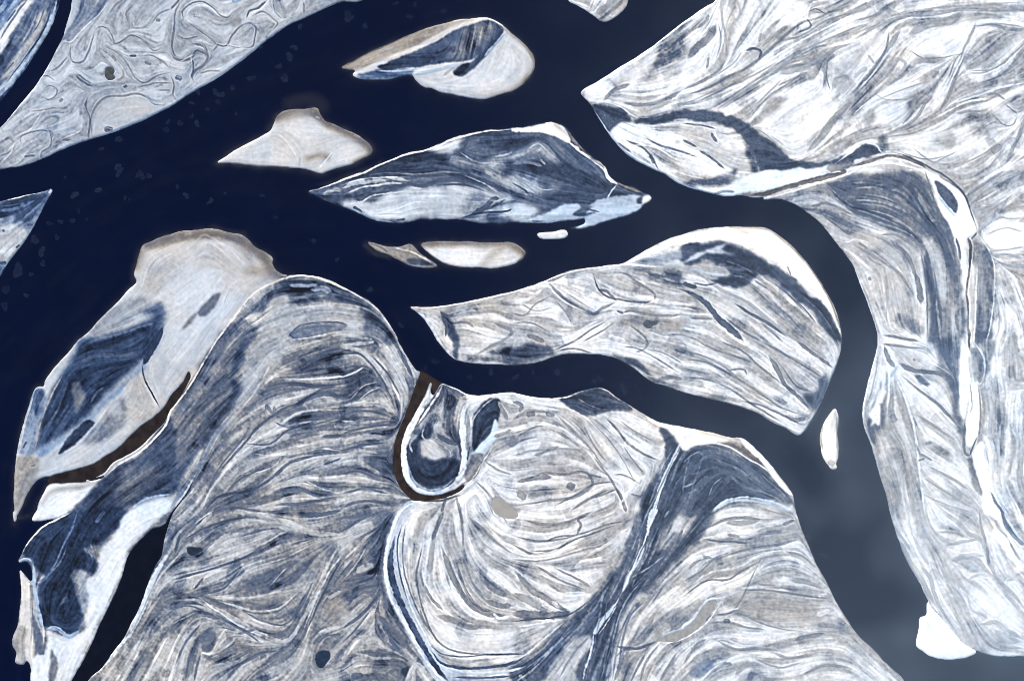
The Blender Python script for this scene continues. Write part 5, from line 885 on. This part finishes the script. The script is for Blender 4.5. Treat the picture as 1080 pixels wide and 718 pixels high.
for k, nm in enumerate(OWN):
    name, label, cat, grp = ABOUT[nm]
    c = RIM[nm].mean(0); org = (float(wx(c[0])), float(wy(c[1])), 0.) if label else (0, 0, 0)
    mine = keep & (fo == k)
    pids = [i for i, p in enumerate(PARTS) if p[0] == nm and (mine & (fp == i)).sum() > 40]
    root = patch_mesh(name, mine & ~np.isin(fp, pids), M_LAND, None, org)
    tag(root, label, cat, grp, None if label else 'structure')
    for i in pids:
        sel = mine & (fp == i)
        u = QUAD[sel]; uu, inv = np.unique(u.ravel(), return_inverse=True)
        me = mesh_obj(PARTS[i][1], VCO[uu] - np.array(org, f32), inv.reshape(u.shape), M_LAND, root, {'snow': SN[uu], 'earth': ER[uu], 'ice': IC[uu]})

# the river
mw, nt, bsdf, out = material('cold_river_water')
at = node(nt, 'ShaderNodeAttribute', attribute_name='silt')
tc = nt.nodes.new('ShaderNodeTexCoord')
ns = node(nt, 'ShaderNodeTexNoise', Scale=.0016, Detail=6.0, Roughness=.6); nt.links.new(tc.outputs['Object'], ns.inputs['Vector'])
c0 = mixc(nt, ns.outputs[0], (.0002, .0018, .0118, 1), (.0006, .0034, .0195, 1))
c1 = mixc(nt, at.outputs['Fac'], c0, (.075, .072, .070, 1))
nt.links.new(c1, bsdf.inputs['Base Color']); bsdf.inputs['Roughness'].default_value = .35; bsdf.inputs['Specular IOR Level'].default_value = .12
silt = np.zeros((GH, GW), f32)
for nm, a, r in (('shoal', .42, 2.2), ('lens', .30, 1.8), ('west', .30, 2.0), ('bar', .35, 2.0), ('sliver', .25, 1.6), ('blade', .4, 2.5), ('delta', .06, 1.5), ('leaf', .12, 1.5), ('central', .15, 1.5), ('floe', .2, 2)):
    silt = np.maximum(silt, .6 * a * (1 + .5 * np.clip(NA, -1, 1)) * np.exp(-np.clip(dist, 0, 40) / r) * (blur((ow == OWN.index(nm)).astype(f32), 3) > .01))
for pts, w, a in (("1,0:500,440 560,425 625,430 640,450", 8, .13), ("1,0:420,545 440,510", 5, .2), ("0,1:560,460 570,400", 3, .15), ("2,1:100,310 140,345 200,360", 3, .2), ("1,1:170,236 250,255 310,262", 3, .12)):
    q = smooth(P(pts), False, 4); sl = sub(q[:, 0].min() - 30, q[:, 1].min() - 30, q[:, 0].max() + 30, q[:, 1].max() + 30)
    silt[sl] = np.maximum(silt[sl], a * np.clip(1.3 - line_dist(q, *jit(XX[sl], YY[sl], sl, 1.5)) ** .5 / (w * SC), 0, 1))
silt = silt + .007 * np.clip(.8 * L3 + .5 * NF + .5 * ND, 0, 2.5)
st = 3
WXX, WYY = XX[::st, ::st], YY[::st, ::st]; hh, ww = WXX.shape
wv = np.stack([wx(WXX), wy(WYY), np.zeros_like(WXX)], -1).reshape(-1, 3)
wi = np.arange(hh * ww).reshape(hh, ww)
wq = np.stack([wi[:-1, :-1], wi[1:, :-1], wi[1:, 1:], wi[:-1, 1:]], -1).reshape(-1, 4)
o = mesh_obj('river_water', wv, wq, mw, None, {'silt': silt[::st, ::st].ravel()}); tag(o, kind='structure')

def sheet(name, poly, z, mat, thick=1.5):
    """a flat body with an outline: top face and sides"""
    c = poly.mean(0); org = (float(wx(c[0])), float(wy(c[1])), z - thick)
    me = bpy.data.meshes.new(name); n = len(poly)
    area = sum(poly[i][0] * poly[(i + 1) % n][1] - poly[(i + 1) % n][0] * poly[i][1] for i in range(n))
    p = poly[::-1] if area > 0 else poly
    vs = [(wx(x) - org[0], wy(y) - org[1], thick) for x, y in p] + [(wx(x) - org[0], wy(y) - org[1], 0) for x, y in p]
    fs = [tuple(range(n))] + [(i, i + n, (i + 1) % n + n, (i + 1) % n) for i in range(n)]
    me.from_pydata(vs, [], fs); me.update(); me.materials.append(mat)
    o = bpy.data.objects.new(name, me); col.objects.link(o); o.location = org
    return o
def water_mat(name, c_a, c_b, scale=.009, rough=.4):
    m, nt, bsdf, out = material(name)
    tc = nt.nodes.new('ShaderNodeTexCoord'); ns = node(nt, 'ShaderNodeTexNoise', Scale=scale, Detail=7.0, Roughness=.62)
    nt.links.new(tc.outputs['Object'], ns.inputs['Vector'])
    mr = node(nt, 'ShaderNodeMapRange'); mr.inputs[1].default_value = .32; mr.inputs[2].default_value = .68; nt.links.new(ns.outputs[0], mr.inputs[0])
    nt.links.new(mixc(nt, mr.outputs[0], c_a + (1,), c_b + (1,)), bsdf.inputs['Base Color'])
    bsdf.inputs['Roughness'].default_value = rough; bsdf.inputs['Specular IOR Level'].default_value = .12
    return m
brown = water_mat('silty_brown_water', (.007, .006, .0075), (.028, .020, .018))
tag(sheet('creek_water', WATERS['creek'], .6, brown, .4), kind='structure')
tag(sheet('oxbow_water', WATERS['oxbow'], .6, water_mat('oxbow_silt_water', (.009, .0065, .0065), (.036, .025, .020)), .4), kind='structure')
slough = water_mat('still_slough_water', (.0015, .0026, .0075), (.0034, .0046, .012))
sq = CUTS['slough']; cc = sq.mean(0)
tag(sheet('slough_water', sq, .6, slough, .4), kind='structure')

# ponds
PM = {'black': water_mat('pond_open_water', (.020, .028, .040), (.085, .085, .078), .02), 'wedge': water_mat('pond_dark_ice', (.008, .014, .025), (.022, .032, .048), .02),
      'round': water_mat('pond_black_water', (.008, .018, .040), (.022, .036, .062), .02), 'twin': water_mat('pond_slate_ice', (.03, .042, .06), (.085, .095, .11), .02),
      'mud': water_mat('pond_grey_ice', (.19, .18, .165), (.33, .31, .285), .02), 'bean': water_mat('pond_tan_ice', (.25, .235, .21), (.31, .29, .26), .01)}
PL = {'black': 'small ragged black pond with ochre right shore in crinkled upper left snow',
      'wedge': 'tiny dark triangular pond in the grey plain right of the black slough',
      'round': 'round black pond low in the streaky grey plain near the bottom edge',
      'twin': 'little slate double pond in the middle of the broad streaky island',
      'mud': 'long crooked grey pond with white icy shores in the lower right plain',
      'bean': 'small bean shaped tan pond right of the brown oxbow loop'}
for nm, q in PONDS:
    c = q.mean(0); big = c + (q - c) * (1 + 1.6 / np.maximum(2, np.hypot(*(q - c).T)))[:, None]
    tag(sheet('pond', big, 5.2, PM[nm], 1.0), PL[nm], 'pond', 'ponds on the plains')

# thin pans of new ice on the river
mi, nt, bsdf, out = material('grease_ice')
at = node(nt, 'ShaderNodeAttribute', attribute_name='ice'); tc = nt.nodes.new('ShaderNodeTexCoord')
oi = nt.nodes.new('ShaderNodeObjectInfo')
ns = node(nt, 'ShaderNodeTexNoise', Scale=.05, Detail=5.0, Roughness=.7); ns.noise_dimensions = '4D'
nt.links.new(tc.outputs['Object'], ns.inputs['Vector'])
mu = node(nt, 'ShaderNodeMath', operation='MULTIPLY'); nt.links.new(oi.outputs['Random'], mu.inputs[0]); mu.inputs[1].default_value = 50.; nt.links.new(mu.outputs[0], ns.inputs['W'])
mr = node(nt, 'ShaderNodeMapRange'); mr.inputs[1].default_value = .36; mr.inputs[2].default_value = .68; nt.links.new(ns.outputs[0], mr.inputs[0])
m2 = node(nt, 'ShaderNodeMath', operation='MULTIPLY'); nt.links.new(mr.outputs[0], m2.inputs[0]); nt.links.new(at.outputs['Fac'], m2.inputs[1])
nt.links.new(m2.outputs[0], bsdf.inputs['Alpha']); bsdf.inputs['Base Color'].default_value = (.10, .16, .26, 1); bsdf.inputs['Roughness'].default_value = .6
rr = random.Random(5)
FP = []
for v in range(6):
    nseg, rings = 22, (0., .45, .78, 1.)
    ph = [rr.uniform(0, 6.28) for _ in range(4)]
    vs, at_, fs = [], [], []
    for q, rad in enumerate(rings):
        for i in range(nseg):
            a = 2 * math.pi * i / nseg
            k = 1 + .22 * math.sin(2 * a + ph[0]) + .14 * math.sin(3 * a + ph[1]) + .09 * math.sin(5 * a + ph[2]) + rr.uniform(-.06, .06)
            vs.append((math.cos(a) * rad * k, math.sin(a) * rad * k * .86, .35)); at_.append((.08, .10, .13, 0.)[q])
    for q in range(len(rings) - 1):
        for i in range(nseg):
            j = (i + 1) % nseg; fs.append((q * nseg + i, (q + 1) * nseg + i, (q + 1) * nseg + j, q * nseg + j))
    b0 = len(vs)
    for i in range(nseg):
        x, y, z = vs[(len(rings) - 1) * nseg + i]; vs.append((x, y, 0)); at_.append(0)
    for i in range(nseg):
        j = (i + 1) % nseg; fs.append(((len(rings) - 1) * nseg + i, b0 + i, b0 + j, (len(rings) - 1) * nseg + j))
    me = bpy.data.meshes.new('ice_pan'); me.from_pydata(vs, [], fs); me.update(); me.materials.append(mi)
    a = me.attributes.new('ice', 'FLOAT', 'POINT'); a.data.foreach_set('value', np.array(at_, f32)); FP.append(me)
for i, (x, y, r) in enumerate(FLOES):
    o = bpy.data.objects.new('ice_pan', FP[i % 6]); col.objects.link(o)
    o.location = (wx(x), wy(y), .25); s = r * CELL * .92; o.scale = (s, s * rr.uniform(.75, 1.05), 1); o.rotation_euler.z = rr.uniform(0, 6.28)
    tag(o, 'faint thin grey pan of new ice drifting on the dark river', 'ice floe', 'thin ice pans drifting on the river')

# ground beyond the traced area
m, nt, bsdf, out = material('distant_snow_plain')
tc = nt.nodes.new('ShaderNodeTexCoord'); ns = node(nt, 'ShaderNodeTexNoise', Scale=.0012, Detail=9.0, Roughness=.7, Distortion=2.0); nt.links.new(tc.outputs['Object'], ns.inputs['Vector'])
r = nt.nodes.new('ShaderNodeValToRGB'); nt.links.new(ns.outputs[0], r.inputs[0])
r.color_ramp.elements[0].position = .35; r.color_ramp.elements[0].color = (.10, .13, .2, 1); r.color_ramp.elements[1].position = .62; r.color_ramp.elements[1].color = (.62, .64, .68, 1)
nt.links.new(r.outputs[0], bsdf.inputs['Base Color']); bsdf.inputs['Roughness'].default_value = .9
xa, xb, ya, yb = wx(GX0), wx(GX1), wy(GY1), wy(GY0); BIG = 90000.
vs = np.array([(-BIG, -BIG, 4), (BIG, -BIG, 4), (BIG, BIG, 4), (-BIG, BIG, 4), (xa, ya, 4), (xb, ya, 4), (xb, yb, 4), (xa, yb, 4)], f32)
tag(mesh_obj('plain', vs, np.array([(0, 1, 5, 4), (1, 2, 6, 5), (2, 3, 7, 6), (3, 0, 4, 7)]), m), kind='structure')

# the bank of mist over the cold river: even density, thicker towards the lower right
DENS = 2.2e-4
mm, nt, bsdf, out = material('thin_mist'); nt.nodes.remove(bsdf)
pv = node(nt, 'ShaderNodeVolumePrincipled'); pv.inputs['Density'].default_value = DENS; pv.inputs['Color'].default_value = (.67, .84, 1, 1); pv.inputs['Anisotropy'].default_value = 0.
nt.links.new(pv.outputs[0], out.inputs['Volume'])
ms = 8
MX, MY = XX[::ms, ::ms] / SC, YY[::ms, ::ms] / SC; mk = MX[0] > 240; MX, MY = MX[:, mk], MY[:, mk]; mh, mwid = MX.shape
def ss(a, b, x):
    t = np.clip((x - a) / (b - a), 0, 1); return t * t * (3 - 2 * t)
wisp = (.5 * NB + .9 * unit(blur(NB, 14)) + .6 * ND)[::ms, ::ms][:, mk]
tau = .001 + MIST * (.27 * ss(380, 900, MX) * (1 + .1 * np.clip(wisp, -2, 2)) + .80 * ss(560, 1000, MX) * ss(120, 640, MY) * (1 + .11 * np.clip(wisp, -2.2, 2.2) * 1.5))
top = 60 + tau / DENS
mv = np.concatenate([np.stack([wx(MX * SC), wy(MY * SC), top], -1).reshape(-1, 3), np.stack([wx(MX * SC), wy(MY * SC), np.full_like(MX, 60.)], -1).reshape(-1, 3)])
ti = np.arange(mh * mwid).reshape(mh, mwid); bi = ti + mh * mwid
qs = [np.stack([ti[:-1, :-1], ti[1:, :-1], ti[1:, 1:], ti[:-1, 1:]], -1).reshape(-1, 4), np.stack([bi[:-1, :-1], bi[:-1, 1:], bi[1:, 1:], bi[1:, :-1]], -1).reshape(-1, 4)]
for e in (np.r_[0:mwid], ):
    qs.append(np.stack([ti[0, :-1], ti[0, 1:], bi[0, 1:], bi[0, :-1]], -1)); qs.append(np.stack([ti[-1, 1:], ti[-1, :-1], bi[-1, :-1], bi[-1, 1:]], -1))
    qs.append(np.stack([ti[1:, 0], ti[:-1, 0], bi[:-1, 0], bi[1:, 0]], -1)); qs.append(np.stack([ti[:-1, -1], ti[1:, -1], bi[1:, -1], bi[:-1, -1]], -1))
if MIST > 0:
    tag(mesh_obj('haze', mv, np.concatenate(qs), mm), kind='stuff')

# light, sky, camera
EL, AZ = math.radians(33), math.atan2(-.30, 1.0)
w = bpy.data.worlds.new('World'); scene.world = w; w.use_nodes = True
sky = node(w.node_tree, 'ShaderNodeTexSky'); sky.sky_type = 'NISHITA'; sky.sun_disc = False; sky.sun_elevation = EL; sky.sun_rotation = AZ; sky.altitude = 0
w.node_tree.links.new(sky.outputs[0], w.node_tree.nodes['Background'].inputs[0]); w.node_tree.nodes['Background'].inputs[1].default_value = SKY
sl_ = bpy.data.lights.new('sun', 'SUN'); sl_.energy = SUN; sl_.angle = math.radians(.53); sl_.color = (1, .955, .89)
so = bpy.data.objects.new('sun', sl_); col.objects.link(so)
from mathutils import Vector
dirv = Vector((math.sin(AZ) * math.cos(EL), math.cos(AZ) * math.cos(EL), math.sin(EL)))
so.rotation_euler = (-dirv).to_track_quat('-Z', 'Y').to_euler(); so.location = dirv * 20000
cam = bpy.data.cameras.new('camera'); co_ = bpy.data.objects.new('camera', cam); col.objects.link(co_)
H = 30000.; cam.sensor_width = 36; cam.lens = 18 / (540 * CELL / H); cam.clip_start = 10; cam.clip_end = 300000
co_.location = (0, 0, H); co_.rotation_euler = (0, 0, 0)
scene.camera = co_
scene.view_settings.view_transform = 'Standard'; scene.view_settings.look = 'None'; scene.view_settings.gamma = 1; scene.view_settings.use_curve_mapping = False
scene.view_settings.exposure = EXPO
scene.render.resolution_x, scene.render.resolution_y = 1024, 680
scene.cycles.max_bounces = 4; scene.cycles.volume_bounces = 2; scene.cycles.transparent_max_bounces = 8
scene.cycles.filter_width = 1.0
scene.cycles.use_denoising = DENOISE
